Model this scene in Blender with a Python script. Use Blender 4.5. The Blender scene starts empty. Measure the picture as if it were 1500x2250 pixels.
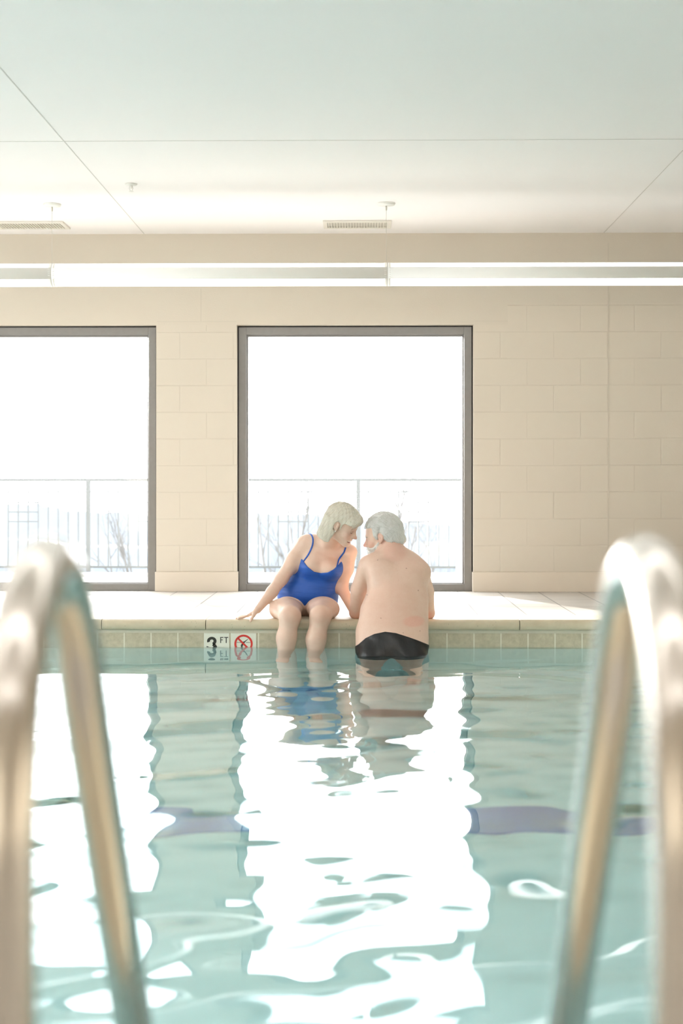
import bpy, bmesh, math, random
import numpy as np
from mathutils import Vector, Matrix

# ------------------------------------------------------------------ camera, world, sun, exposure
sc = bpy.context.scene
F_PX, YAW, HOR, CAM_Z = 3125.0, math.radians(0.825), 1066.0, 0.811
cam_d = bpy.data.cameras.new('camera')
cam = bpy.data.objects.new('camera', cam_d)
sc.collection.objects.link(cam)
cam.location = (0, 0, CAM_Z)
cam.rotation_euler = (math.pi / 2, 0, YAW)
cam_d.sensor_fit = 'AUTO'
cam_d.sensor_width = 36.0
cam_d.lens = 50.0
cam_d.shift_y = -(1125.0 - HOR) / 2250.0
cam_d.clip_start = 0.05
cam_d.clip_end = 2000
cam_d.dof.use_dof = True
cam_d.dof.focus_distance = 8.5
cam_d.dof.aperture_fstop = 2.6
sc.camera = cam

sc.view_settings.view_transform = 'Standard'
sc.view_settings.look = 'None'
sc.view_settings.gamma = 1.0
sc.view_settings.use_curve_mapping = False
sc.view_settings.exposure = 0.97
try:
    sc.cycles.use_denoising = True
    sc.cycles.denoiser = 'OPENIMAGEDENOISE'
    sc.cycles.max_bounces = 15
    sc.cycles.diffuse_bounces = 5
    sc.cycles.glossy_bounces = 5
    sc.cycles.transmission_bounces = 12
    sc.cycles.transparent_max_bounces = 16
    sc.cycles.sample_clamp_indirect = 12.0
    sc.cycles.caustics_reflective = False
    sc.cycles.caustics_refractive = True
    sc.cycles.blur_glossy = 0.5
except Exception:
    pass

world = bpy.data.worlds.new('winter_sky')
sc.world = world
world.use_nodes = True
wn = world.node_tree
wn.nodes.clear()
w_out = wn.nodes.new('ShaderNodeOutputWorld')
w_bg = wn.nodes.new('ShaderNodeBackground')
w_bg.inputs['Color'].default_value = (0.93, 0.965, 1.0, 1)
w_bg.inputs['Strength'].default_value = 5.6
wn.links.new(w_bg.outputs[0], w_out.inputs[0])

SUN_EL, SUN_TAN = math.radians(6.2), 0.448
sd = bpy.data.lights.new('sun', 'SUN')
sd.energy = 24.0
sd.angle = math.radians(0.6)
sd.color = (1.0, 0.955, 0.90)
sun = bpy.data.objects.new('sun', sd)
sc.collection.objects.link(sun)
hx = Vector((SUN_TAN, -1, 0)).normalized()
sun_dir = Vector((hx.x * math.cos(SUN_EL), hx.y * math.cos(SUN_EL), -math.sin(SUN_EL)))
sun.rotation_euler = sun_dir.to_track_quat('-Z', 'Y').to_euler()
sun.location = (-10, 22, 5)
LAMP = 2.1          # emission of the fluorescent lenses

# ------------------------------------------------------------------ helpers
C = sc.collection


def W(px, py, Y):
    """a point of the place at distance Y that the photo shows at pixel (px, py)"""
    cs, sn = math.cos(YAW), math.sin(YAW)
    a, b = (px - 750.0) / F_PX, (HOR - py) / F_PX
    d = (-sn + cs * a, cs + sn * a, b)
    t = Y / d[1]
    return Vector((d[0] * t, Y, CAM_Z + d[2] * t))


def WX(px, Y):
    return W(px, 1100, Y).x


def tag(o, label=None, cat=None, group=None, kind=None):
    if label: o['label'] = label
    if cat: o['category'] = cat
    if group: o['group'] = group
    if kind: o['kind'] = kind
    return o


def empty(name, loc, label=None, cat=None, group=None):
    o = bpy.data.objects.new(name, None)
    o.empty_display_size = 0.1
    o.location = loc
    C.objects.link(o)
    return tag(o, label, cat, group)


def origin_of(o):
    v = Vector((0, 0, 0))
    while o is not None:
        v = v + o.location
        o = o.parent
    return v


def link_mesh(name, me, mats, parent=None, loc=None, smooth=False):
    """me is in world coordinates; the object origin goes to loc (default: parent's origin)"""
    base = origin_of(parent) if parent is not None else Vector((0, 0, 0))
    if loc is None:
        loc = base
    loc = Vector(loc)
    me.transform(Matrix.Translation(-loc))
    o = bpy.data.objects.new(name, me)
    if not isinstance(mats, (list, tuple)):
        mats = [mats]
    for m in mats:
        me.materials.append(m)
    if smooth:
        me.polygons.foreach_set('use_smooth', [True] * len(me.polygons))
    o.parent = parent
    o.location = loc - base
    C.objects.link(o)
    return o


def mesh_obj(name, verts, faces, mats, parent=None, loc=None, smooth=False):
    me = bpy.data.meshes.new(name)
    me.from_pydata([tuple(v) for v in verts], [], faces)
    me.update()
    return link_mesh(name, me, mats, parent, loc, smooth)


class MB:
    def __init__(s):
        s.bm = bmesh.new()

    def box(s, x0, x1, y0, y1, z0, z1, bev=0.0, mi=0):
        r = bmesh.ops.create_cube(s.bm, size=1.0)
        vs = r['verts']
        for v in vs:
            v.co = Vector((x0 + (v.co.x + .5) * (x1 - x0), y0 + (v.co.y + .5) * (y1 - y0), z0 + (v.co.z + .5) * (z1 - z0)))
        fs = set(f for v in vs for f in v.link_faces)
        for f in fs: f.material_index = mi
        if bev > 0:
            es = list(set(e for v in vs for e in v.link_edges))
            bmesh.ops.bevel(s.bm, geom=es, offset=bev, segments=2, profile=0.5, affect='EDGES')
        return s

    def tube(s, pts, rad, n=12, cap=True):
        pts = [Vector(p) for p in pts]
        rads = rad if isinstance(rad, (list, tuple)) else [rad] * len(pts)
        rings = []
        up = Vector((0, 0, 1))
        prev = None
        for i, p in enumerate(pts):
            a = pts[max(i - 1, 0)]
            b = pts[min(i + 1, len(pts) - 1)]
            t = (b - a).normalized()
            if prev is None:
                u = t.cross(Vector((0.37, 0.21, 0.9)))
                if u.length < 1e-3: u = t.cross(Vector((1, 0, 0)))
                u.normalize()
            else:
                u = (prev - t * prev.dot(t)).normalized()
            prev = u
            w = t.cross(u)
            rings.append([s.bm.verts.new(p + (u * math.cos(2 * math.pi * k / n) + w * math.sin(2 * math.pi * k / n)) * rads[i]) for k in range(n)])
        for i in range(len(rings) - 1):
            for k in range(n):
                f = s.bm.faces.new((rings[i][k], rings[i][(k + 1) % n], rings[i + 1][(k + 1) % n], rings[i + 1][k]))
                f.smooth = True
        if cap:
            s.bm.faces.new(rings[0][::-1])
            s.bm.faces.new(rings[-1])
        return s

    def lathe(s, c, prof, n=24, axis='Z', cap=True):
        """prof: list of (radius, height) around a vertical axis at c"""
        c = Vector(c)
        rings = []
        for r, h in prof:
            ring = []
            for k in range(n):
                a = 2 * math.pi * k / n
                if axis == 'Z':
                    q = Vector((r * math.cos(a), r * math.sin(a), h))
                else:
                    q = Vector((r * math.cos(a), -h, r * math.sin(a)))
                ring.append(s.bm.verts.new(c + q))
            rings.append(ring)
        for i in range(len(rings) - 1):
            for k in range(n):
                f = s.bm.faces.new((rings[i][k], rings[i][(k + 1) % n], rings[i + 1][(k + 1) % n], rings[i + 1][k]))
                f.smooth = True
        if cap:
            s.bm.faces.new(rings[0][::-1])
            s.bm.faces.new(rings[-1])
        return s

    def prism(s, poly, y0, y1, mi=0):
        """poly of (x, z), extruded along Y from y0 (front) to y1"""
        a = [s.bm.verts.new((x, y0, z)) for x, z in poly]
        b = [s.bm.verts.new((x, y1, z)) for x, z in poly]
        n = len(poly)
        fs = [s.bm.faces.new(a), s.bm.faces.new(b[::-1])]
        for i in range(n):
            fs.append(s.bm.faces.new((a[i], b[i], b[(i + 1) % n], a[(i + 1) % n])))
        for f in fs: f.material_index = mi
        return s

    def build(s, name, mats, parent=None, loc=None, smooth=False):
        bmesh.ops.recalc_face_normals(s.bm, faces=s.bm.faces)
        me = bpy.data.meshes.new(name)
        s.bm.to_mesh(me)
        s.bm.free()
        return link_mesh(name, me, mats, parent, loc, smooth)


# ------------------------------------------------------------------ materials
def new_mat(name):
    m = bpy.data.materials.new(name)
    m.use_nodes = True
    nt = m.node_tree
    b = nt.nodes['Principled BSDF']
    return m, nt, b


def simple(name, col, rough=0.5, metal=0.0, spec=0.5, noise=0.0, nscale=20.0, bump=0.0, bscale=60.0, emit=None, es=0.0):
    m, nt, b = new_mat(name)
    b.inputs['Base Color'].default_value = (*col, 1)
    b.inputs['Roughness'].default_value = rough
    b.inputs['Metallic'].default_value = metal
    b.inputs['Specular IOR Level'].default_value = spec
    tc = nt.nodes.new('ShaderNodeTexCoord')
    if noise > 0:
        n = nt.nodes.new('ShaderNodeTexNoise')
        n.inputs['Scale'].default_value = nscale
        n.inputs['Detail'].default_value = 5
        nt.links.new(tc.outputs['Object'], n.inputs['Vector'])
        mx = nt.nodes.new('ShaderNodeMix'); mx.data_type = 'RGBA'
        mx.inputs['A'].default_value = (*[c * (1 - noise) for c in col], 1)
        mx.inputs['B'].default_value = (*[min(1, c * (1 + noise)) for c in col], 1)
        nt.links.new(n.outputs['Fac'], mx.inputs['Factor'])
        nt.links.new(mx.outputs['Result'], b.inputs['Base Color'])
    if bump > 0:
        n2 = nt.nodes.new('ShaderNodeTexNoise')
        n2.inputs['Scale'].default_value = bscale
        n2.inputs['Detail'].default_value = 4
        nt.links.new(tc.outputs['Object'], n2.inputs['Vector'])
        bp = nt.nodes.new('ShaderNodeBump')
        bp.inputs['Strength'].default_value = bump
        bp.inputs['Distance'].default_value = 0.01
        nt.links.new(n2.outputs['Fac'], bp.inputs['Height'])
        nt.links.new(bp.outputs['Normal'], b.inputs['Normal'])
    if emit:
        b.inputs['Emission Color'].default_value = (*emit, 1)
        b.inputs['Emission Strength'].default_value = es
    return m


def math_node(nt, op, a, b=None, c=None):
    n = nt.nodes.new('ShaderNodeMath'); n.operation = op
    for i, v in enumerate((a, b, c)):
        if v is None: continue
        if isinstance(v, (int, float)): n.inputs[i].default_value = v
        else: nt.links.new(v, n.inputs[i])
    return n.outputs[0]


def mix_col(nt, fac, a, b):
    mx = nt.nodes.new('ShaderNodeMix'); mx.data_type = 'RGBA'
    for key, v in (('A', a), ('B', b)):
        if isinstance(v, tuple): mx.inputs[key].default_value = (*v, 1)
        else: nt.links.new(v, mx.inputs[key])
    if isinstance(fac, (int, float)): mx.inputs['Factor'].default_value = fac
    else: nt.links.new(fac, mx.inputs['Factor'])
    return mx.outputs['Result']


def line_mask(nt, coord, period, phase, half):
    """1 on lines repeated every `period` along a scalar coordinate, soft edge"""
    t = math_node(nt, 'SUBTRACT', coord, phase)
    t = math_node(nt, 'DIVIDE', t, period)
    t = math_node(nt, 'FRACT', t)
    t = math_node(nt, 'SUBTRACT', t, 0.5)
    t = math_node(nt, 'ABSOLUTE', t)
    t = math_node(nt, 'SUBTRACT', 0.5, t)           # 0 on the line
    t = math_node(nt, 'MULTIPLY', t, period / half)
    t = math_node(nt, 'SUBTRACT', 1.0, t)
    return math_node(nt, 'MAXIMUM', t, 0.0)


BLOCK_X, BLOCK_Z = 1.2548, 0.1495


def block_material():
    """painted concrete block wall, courses of 0.2032, blocks of 0.4064, running bond"""
    m, nt, b = new_mat('painted_block')
    g = nt.nodes.new('ShaderNodeNewGeometry')
    s = nt.nodes.new('ShaderNodeSeparateXYZ')
    nt.links.new(g.outputs['Position'], s.inputs[0])
    z = s.outputs['Z']
    x = math_node(nt, 'ADD', s.outputs['X'], s.outputs['Y'])
    x = math_node(nt, 'SUBTRACT', x, WALL_Y)
    zh = line_mask(nt, z, 0.2032, BLOCK_Z, 0.006)
    row = math_node(nt, 'FLOOR', math_node(nt, 'DIVIDE', math_node(nt, 'SUBTRACT', z, BLOCK_Z), 0.2032))
    odd = math_node(nt, 'MODULO', math_node(nt, 'ABSOLUTE', row), 2.0)
    xo = math_node(nt, 'ADD', x, math_node(nt, 'MULTIPLY', math_node(nt, 'SUBTRACT', 1.0, odd), 0.2032))
    xv = line_mask(nt, xo, 0.4064, BLOCK_X, 0.0045)
    xv = math_node(nt, 'MULTIPLY', xv, 0.8)
    mask = math_node(nt, 'MAXIMUM', zh, xv)
    # irregular, painted over joints
    n0 = nt.nodes.new('ShaderNodeTexNoise'); n0.inputs['Scale'].default_value = 3.2; n0.inputs['Detail'].default_value = 3
    nt.links.new(g.outputs['Position'], n0.inputs['Vector'])
    fade = math_node(nt, 'MULTIPLY_ADD', n0.outputs['Fac'], 1.5, -0.05)
    mask2 = math_node(nt, 'MULTIPLY', mask, math_node(nt, 'MINIMUM', fade, 1.0))
    n1 = nt.nodes.new('ShaderNodeTexNoise'); n1.inputs['Scale'].default_value = 1.3
    nt.links.new(g.outputs['Position'], n1.inputs['Vector'])
    base = mix_col(nt, n1.outputs['Fac'], WALL_COL, tuple(c * 1.04 for c in WALL_COL))
    col = mix_col(nt, math_node(nt, 'MULTIPLY', mask2, 0.22), base, tuple(c * .78 for c in WALL_COL))
    nt.links.new(col, b.inputs['Base Color'])
    b.inputs['Roughness'].default_value = 0.62
    n2 = nt.nodes.new('ShaderNodeTexNoise'); n2.inputs['Scale'].default_value = 90; n2.inputs['Detail'].default_value = 4
    nt.links.new(g.outputs['Position'], n2.inputs['Vector'])
    hgt = math_node(nt, 'SUBTRACT', math_node(nt, 'MULTIPLY', n2.outputs['Fac'], 0.18), mask2)
    bp = nt.nodes.new('ShaderNodeBump')
    bp.inputs['Strength'].default_value = 0.5
    bp.inputs['Distance'].default_value = 0.006
    nt.links.new(hgt, bp.inputs['Height'])
    nt.links.new(bp.outputs['Normal'], b.inputs['Normal'])
    return m


WALL_Y = 10.83                      # inner face of the window wall
WALL_COL = (0.605, 0.543, 0.452)
M = {}
M['block'] = block_material()
M['wall_smooth'] = simple('painted_plaster', WALL_COL, 0.6, noise=0.02, nscale=2, bump=0.08, bscale=120)
M['ceiling'] = simple('ceiling_paint', (0.89, 0.865, 0.852), 0.75, noise=0.012, nscale=0.8)
M['joint'] = simple('ceiling_joint', (0.62, 0.60, 0.57), 0.8)
M['base'] = simple('cove_base_tile', (0.66, 0.58, 0.48), 0.35, noise=0.03, nscale=6)
M['bronze'] = simple('bronze_aluminium', (0.21, 0.20, 0.19), 0.34, metal=0.35, noise=0.08, nscale=30)
M['gasket'] = simple('black_gasket', (0.03, 0.03, 0.03), 0.6)
M['steel'] = simple('satin_stainless', (0.47, 0.445, 0.405), 0.22, metal=1.0)
M['white_enamel'] = simple('white_enamel', (0.80, 0.79, 0.75), 0.4)
M['grey_enamel'] = simple('pale_grey_enamel', (0.90, 0.89, 0.86), 0.45)
M['vent'] = simple('vent_paint', (0.74, 0.71, 0.64), 0.5)
M['vent_dark'] = simple('vent_throat', (0.56, 0.54, 0.48), 0.7)
M['lens'] = simple('lit_lens', (0.9, 0.9, 0.9), 0.4, emit=(1.0, 0.98, 0.955), es=LAMP)
M['lens_up'] = simple('lit_upper_lens', (0.9, 0.9, 0.9), 0.4, emit=(1.0, 0.98, 0.955), es=LAMP * .30)
M['lens_fill'] = simple('lit_lens_fill', (0.9, 0.9, 0.9), 0.4, emit=(1.0, 0.98, 0.965), es=LAMP * 2.5)
M['pool_fill_lens'] = simple('lit_pool_fill_lens', (0.9, 0.9, 0.9), 0.4, emit=(1.0, 0.98, 0.92), es=52.0)
M['fence'] = simple('grey_fence_paint', (0.05, 0.056, 0.056), 0.6)
M['bark'] = simple('bare_bark', (0.085, 0.08, 0.075), 0.9, noise=0.2, nscale=10)
M['cable'] = simple('steel_cable', (0.6, 0.58, 0.52), 0.4, metal=0.6)


def deck_material():
    m, nt, b = new_mat('deck_tile')
    g = nt.nodes.new('ShaderNodeNewGeometry')
    s = nt.nodes.new('ShaderNodeSeparateXYZ')
    nt.links.new(g.outputs['Position'], s.inputs[0])
    lx = line_mask(nt, s.outputs['X'], 0.3048, 1.032, 0.0065)
    ly = line_mask(nt, s.outputs['Y'], 0.6096, 8.90, 0.0065)
    mask = math_node(nt, 'MAXIMUM', lx, ly)
    n = nt.nodes.new('ShaderNodeTexNoise'); n.inputs['Scale'].default_value = 6; n.inputs['Detail'].default_value = 8
    mp = nt.nodes.new('ShaderNodeMapping'); mp.inputs['Scale'].default_value = (0.6, 3.0, 1)
    nt.links.new(g.outputs['Position'], mp.inputs[0]); nt.links.new(mp.outputs[0], n.inputs['Vector'])
    base = mix_col(nt, n.outputs['Fac'], (0.42, 0.385, 0.345), (0.60, 0.56, 0.51))
    col = mix_col(nt, math_node(nt, 'MULTIPLY', mask, 0.95), base, (0.10, 0.09, 0.08))
    nt.links.new(col, b.inputs['Base Color'])
    b.inputs['Roughness'].default_value = 0.5
    n2 = nt.nodes.new('ShaderNodeTexNoise'); n2.inputs['Scale'].default_value = 40; n2.inputs['Detail'].default_value = 6
    nt.links.new(mp.outputs[0], n2.inputs['Vector'])
    hgt = math_node(nt, 'SUBTRACT', math_node(nt, 'MULTIPLY', n2.outputs['Fac'], 0.5), mask)
    bp = nt.nodes.new('ShaderNodeBump'); bp.inputs['Strength'].default_value = 0.25; bp.inputs['Distance'].default_value = 0.004
    nt.links.new(hgt, bp.inputs['Height']); nt.links.new(bp.outputs['Normal'], b.inputs['Normal'])
    return m


def coping_material():
    m, nt, b = new_mat('limestone_coping')
    g = nt.nodes.new('ShaderNodeNewGeometry')
    n = nt.nodes.new('ShaderNodeTexNoise'); n.inputs['Scale'].default_value = 14; n.inputs['Detail'].default_value = 8
    nt.links.new(g.outputs['Position'], n.inputs['Vector'])
    base = mix_col(nt, n.outputs['Fac'], (0.50, 0.42, 0.29), (0.68, 0.60, 0.45))
    v = nt.nodes.new('ShaderNodeTexVoronoi'); v.inputs['Scale'].default_value = 70
    nt.links.new(g.outputs['Position'], v.inputs['Vector'])
    pits = math_node(nt, 'LESS_THAN', v.outputs['Distance'], 0.13)
    n3 = nt.nodes.new('ShaderNodeTexNoise'); n3.inputs['Scale'].default_value = 9
    nt.links.new(g.outputs['Position'], n3.inputs['Vector'])
    pits = math_node(nt, 'MULTIPLY', pits, math_node(nt, 'GREATER_THAN', n3.outputs['Fac'], 0.56))
    col = mix_col(nt, math_node(nt, 'MULTIPLY', pits, 0.7), base, (0.14, 0.10, 0.07))
    nt.links.new(col, b.inputs['Base Color'])
    b.inputs['Roughness'].default_value = 0.55
    bp = nt.nodes.new('ShaderNodeBump'); bp.inputs['Strength'].default_value = 0.3; bp.inputs['Distance'].default_value = 0.004
    nt.links.new(n.outputs['Fac'], bp.inputs['Height']); nt.links.new(bp.outputs['Normal'], b.inputs['Normal'])
    return m


def pool_tile_material():
    m, nt, b = new_mat('waterline_tile')
    g = nt.nodes.new('ShaderNodeNewGeometry')
    s = nt.nodes.new('ShaderNodeSeparateXYZ')
    nt.links.new(g.outputs['Position'], s.inputs[0])
    x = math_node(nt, 'ADD', s.outputs['X'], s.outputs['Y'])
    x = math_node(nt, 'SUBTRACT', x, POOL_Y1)
    lx = line_mask(nt, x, TILE, TILE_X, 0.005)
    n = nt.nodes.new('ShaderNodeTexNoise'); n.inputs['Scale'].default_value = 45; n.inputs['Detail'].default_value = 6
    nt.links.new(g.outputs['Position'], n.inputs['Vector'])
    base = mix_col(nt, n.outputs['Fac'], (0.34, 0.30, 0.21), (0.62, 0.57, 0.43))
    col = mix_col(nt, math_node(nt, 'MINIMUM', math_node(nt, 'MULTIPLY', lx, 1.6), 1.0), base, (0.72, 0.70, 0.60))
    nt.links.new(col, b.inputs['Base Color'])
    b.inputs['Roughness'].default_value = 0.3
    return m


POOL_Y1 = 8.575                     # face of the far pool wall
TILE = 59.1 / (F_PX / POOL_Y1)
TILE_X = WX(447, POOL_Y1)
M['deck'] = deck_material()
M['coping'] = coping_material()
M['pool_tile'] = pool_tile_material()
M['plaster'] = simple('pool_plaster', (0.95, 0.95, 0.94), 0.6, noise=0.06, nscale=2.5)
M['bond'] = simple('pale_mortar', (0.60, 0.58, 0.48), 0.6, noise=0.05, nscale=30)
M['navy'] = simple('navy_tile', (0.05, 0.11, 0.50), 0.3, noise=0.2, nscale=30)


def glass_material():
    """window pane with dried drops and a dust film that paints haze over the view"""
    m = bpy.data.materials.new('hazy_dusty_glass'); m.use_nodes = True
    nt = m.node_tree; nt.nodes.clear()
    out = nt.nodes.new('ShaderNodeOutputMaterial')
    tr = nt.nodes.new('ShaderNodeBsdfTransparent'); tr.inputs[0].default_value = (0.97, 0.985, 0.98, 1)
    tl = nt.nodes.new('ShaderNodeBsdfTranslucent'); tl.inputs[0].default_value = (0.9, 0.93, 0.95, 1)
    gl = nt.nodes.new('ShaderNodeBsdfGlossy'); gl.inputs['Roughness'].default_value = 0.0
    g = nt.nodes.new('ShaderNodeNewGeometry')
    n = nt.nodes.new('ShaderNodeTexNoise'); n.inputs['Scale'].default_value = 2.0; n.inputs['Detail'].default_value = 5
    nt.links.new(g.outputs['Position'], n.inputs['Vector'])
    v = nt.nodes.new('ShaderNodeTexVoronoi'); v.inputs['Scale'].default_value = 26
    nt.links.new(g.outputs['Position'], v.inputs['Vector'])
    spot = math_node(nt, 'MULTIPLY', math_node(nt, 'LESS_THAN', v.outputs['Distance'], 0.07), 0.03)
    film = math_node(nt, 'MULTIPLY_ADD', n.outputs['Fac'], DUST_HAZE, DUST_HAZE * .5)
    fac = math_node(nt, 'ADD', film, spot)
    mx = nt.nodes.new('ShaderNodeMixShader')
    nt.links.new(fac, mx.inputs[0]); nt.links.new(tr.outputs[0], mx.inputs[1]); nt.links.new(tl.outputs[0], mx.inputs[2])
    fr = nt.nodes.new('ShaderNodeFresnel'); fr.inputs[0].default_value = 1.45
    mx2 = nt.nodes.new('ShaderNodeMixShader')
    nt.links.new(fr.outputs[0], mx2.inputs[0]); nt.links.new(mx.outputs[0], mx2.inputs[1]); nt.links.new(gl.outputs[0], mx2.inputs[2])
    nt.links.new(mx2.outputs[0], out.inputs[0])
    return m


DUST_HAZE = 0.012  # film strength, tuned as painted haze that pales the view outside
M['glass'] = glass_material()


def water_material():
    m = bpy.data.materials.new('pool_water'); m.use_nodes = True
    nt = m.node_tree; nt.nodes.clear()
    out = nt.nodes.new('ShaderNodeOutputMaterial')
    gl = nt.nodes.new('ShaderNodeBsdfGlass')
    gl.inputs['IOR'].default_value = 1.333
    gl.inputs['Roughness'].default_value = 0.0
    nt.links.new(gl.outputs[0], out.inputs['Surface'])
    ab = nt.nodes.new('ShaderNodeVolumeAbsorption')
    ab.inputs['Color'].default_value = (0.30, 0.86, 0.87, 1)
    ab.inputs['Density'].default_value = 0.10
    nt.links.new(ab.outputs[0], out.inputs['Volume'])
    return m


M['water'] = water_material()
# ------------------------------------------------------------------ the room
CEIL_Z = 2.728
X_L, X_R, Y_B = -7.2, 5.2, -3.2
POOL_X0, POOL_X1, POOL_Y0 = -4.6, 3.6, 1.62
WATER_Z = -0.164
FLOOR_Z = -1.09
WT = 0.2                            # wall thickness
WIN_TOP = 2.032
wins = [(WX(520, WALL_Y), WX(1040, WALL_Y)), (WX(-177, WALL_Y), WX(343, WALL_Y)), (-4.43, -4.02)]  # last one added: unseen slot that lets sun onto the right rail
# window wall: boxes between the openings, lintel above
def window_wall():
    mb = MB()
    xs = sorted(wins)
    prev = X_L
    for a, b in xs:
        mb.box(prev, a, WALL_Y, WALL_Y + WT, -0.1, WIN_TOP)
        prev = b
    mb.box(prev, X_R, WALL_Y, WALL_Y + WT, -0.1, WIN_TOP)
    step = WX(1115, WALL_Y)
    mb.box(step, X_R, WALL_Y, WALL_Y + WT, WIN_TOP, 2.19)
    mb.box(X_L, step, WALL_Y, WALL_Y + WT, WIN_TOP, CEIL_Z + .1, mi=1)
    mb.box(step, X_R, WALL_Y, WALL_Y + WT, 2.19, CEIL_Z + .1, mi=1)
    o = mb.build('wall_back', [M['block'], M['wall_smooth']])
    return tag(o, kind='structure')


window_wall()


def side_wall(name, axis, pos, sgn, lo, hi, openings):
    """wall in plane axis=pos with openings (lo, hi, z0, z1); thickness goes towards sgn"""
    mb = MB()
    def put(a, b, z0, z1, mi=0):
        if b - a < 1e-4: return
        t0, t1 = (pos, pos + sgn * WT) if sgn > 0 else (pos + sgn * WT, pos)
        if axis == 'X': mb.box(t0, t1, a, b, z0, z1, mi=mi)
        else: mb.box(a, b, t0, t1, z0, z1, mi=mi)
    prev = lo
    for a, b in sorted(openings):
        put(prev, a, -0.1, WIN_TOP); prev = b
    put(prev, hi, -0.1, WIN_TOP)
    put(lo, hi, WIN_TOP, CEIL_Z + .1, 1)
    return tag(mb.build(name, [M['block'], M['wall_smooth']]), kind='structure')


left_fill_open = [(3.6, 6.0), (6.7, 9.1)]  # unseen windows added to let in fill daylight
front_open = []
side_wall('wall_left', 'X', X_L, -1, Y_B - WT, WALL_Y + WT, left_fill_open)
side_wall('wall_right', 'X', X_R, 1, Y_B - WT, WALL_Y + WT, [])
side_wall('wall_front', 'Y', Y_B, -1, X_L, X_R, front_open)
tag(MB().box(X_L - .2, X_R + .2, Y_B - .2, WALL_Y + .2, CEIL_Z, CEIL_Z + .12).build('ceiling', M['ceiling']), kind='structure')

# control joints of the ceiling and of the walls
tag(MB().box(X_L, X_R, 7.9, 7.906, CEIL_Z - .0015, CEIL_Z + .001).build('trim_1', M['joint']), kind='structure')
tag(MB().box(-1.663, -1.657, Y_B, WALL_Y, CEIL_Z - .0014, CEIL_Z + .001).build('trim_2', M['joint']), kind='structure')
tag(MB().box(1.832, 1.838, Y_B, WALL_Y, CEIL_Z - .0014, CEIL_Z + .001).build('trim_3', M['joint']), kind='structure')
M['caulk'] = simple('painted_caulk', tuple(c * .94 for c in WALL_COL), 0.6)
x = WX(1336, WALL_Y)
tag(MB().box(x - .005, x + .005, WALL_Y - .002, WALL_Y + .002, .15, 2.65).build('trim_4', M['caulk']), kind='structure')
x = WX(441, WALL_Y)
tag(MB().box(x - .004, x + .004, WALL_Y - .0015, WALL_Y + .002, 2.06, 2.31).build('trim_5', M['caulk']), kind='structure')
x0, x1 = WX(345, WALL_Y), WX(519, WALL_Y)
tag(MB().box(x0, x1, WALL_Y - .001, WALL_Y + .002, 2.055, 2.062).build('trim_6', M['caulk']), kind='structure')
tag(MB().box(WX(1042, WALL_Y), WX(1115, WALL_Y), WALL_Y - .001, WALL_Y + .002, 2.055, 2.061).build('trim_7', M['caulk']), kind='structure')

# floor around the pool, one slab with a hole for the basin
def deck():
    mb = MB()
    c = 0.03
    z0, z1 = -0.12, 0.0
    mb.box(X_L, X_R, POOL_Y1 + .30, WALL_Y, z0, z1)
    mb.box(X_L, X_R, Y_B, POOL_Y0 - .30, z0, z1)
    mb.box(X_L, POOL_X0 - .30, POOL_Y0 - .30, POOL_Y1 + .30, z0, z1)
    mb.box(POOL_X1 + .30, X_R, POOL_Y0 - .30, POOL_Y1 + .30, z0, z1)
    for a, b in wins:                                   # thresholds under the windows
        mb.box(a, b, WALL_Y, WALL_Y + WT, z0, z1 - .001)
    return tag(mb.build('floor', M['deck']), kind='structure')


deck()


# coping: stones with a rounded nose that overhangs the tile by 2 cm
def coping_stone(a, b, y_face, z_top=0.002):
    """profile extruded along X; y_face: pool face; stone lies towards +Y"""
    prof = [(y_face + .32, -.06), (y_face - .005, -.060)]
    n = 6
    yc, zc, ry, rz = y_face - .005, -.031, 0.020, 0.029
    for k in range(1, 2 * n):
        t = -math.pi / 2 - math.pi * k / (2 * n)
        prof.append((yc + ry * math.cos(t), zc + rz * math.sin(t)))
    prof += [(y_face - .005, z_top - .004), (y_face + .004, z_top), (y_face + .32, z_top)]
    return prof


def extrude_profile(mb, prof, f):
    """prof of (u, z); f(u, z, end) -> point"""
    A = [mb.bm.verts.new(f(u, z, 0)) for u, z in prof]
    B = [mb.bm.verts.new(f(u, z, 1)) for u, z in prof]
    n = len(prof)
    mb.bm.faces.new(A[::-1]); mb.bm.faces.new(B)
    for i in range(n):
        mb.bm.faces.new((A[i], A[(i + 1) % n], B[(i + 1) % n], B[i]))


def coping_run(name, lo, hi, joints_at, make):
    mb = MB()
    cuts = [lo] + [j for j in joints_at if lo + .1 < j < hi - .1] + [hi]
    for a, b in zip(cuts[:-1], cuts[1:]):
        extrude_profile(mb, coping_stone(a, b, 0.0), lambda u, z, e, a=a, b=b: make(u, z, (a + .0025) if e == 0 else (b - .0025)))
    return tag(mb.build(name, M['coping']), kind='structure')


j0 = WX(453, POOL_Y1)
joints = [j0 + .628 * k for k in range(-14, 14)]
coping_run('trim_8', POOL_X0 - .30, POOL_X1 + .30, joints, lambda u, z, s: (s, POOL_Y1 + u - .012, z))
coping_run('trim_9', POOL_X0 - .30, POOL_X1 + .30, joints, lambda u, z, s: (s, POOL_Y0 - u + .012, z))
coping_run('trim_10', POOL_Y0 - .0, POOL_Y1 + .0, [POOL_Y0 + .6 * k for k in range(1, 12)], lambda u, z, s: (POOL_X0 - u + .012, s, z))
coping_run('trim_11', POOL_Y0 - .0, POOL_Y1 + .0, [POOL_Y0 + .6 * k for k in range(1, 12)], lambda u, z, s: (POOL_X1 + u - .012, s, z))
# mortar under the coping joints
mb = MB()
mb.box(POOL_X0 - .30, POOL_X1 + .30, POOL_Y1 - .004, POOL_Y1 + .3, -.058, -.003)
tag(mb.build('trim_12', M['bond']), kind='structure')

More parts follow.
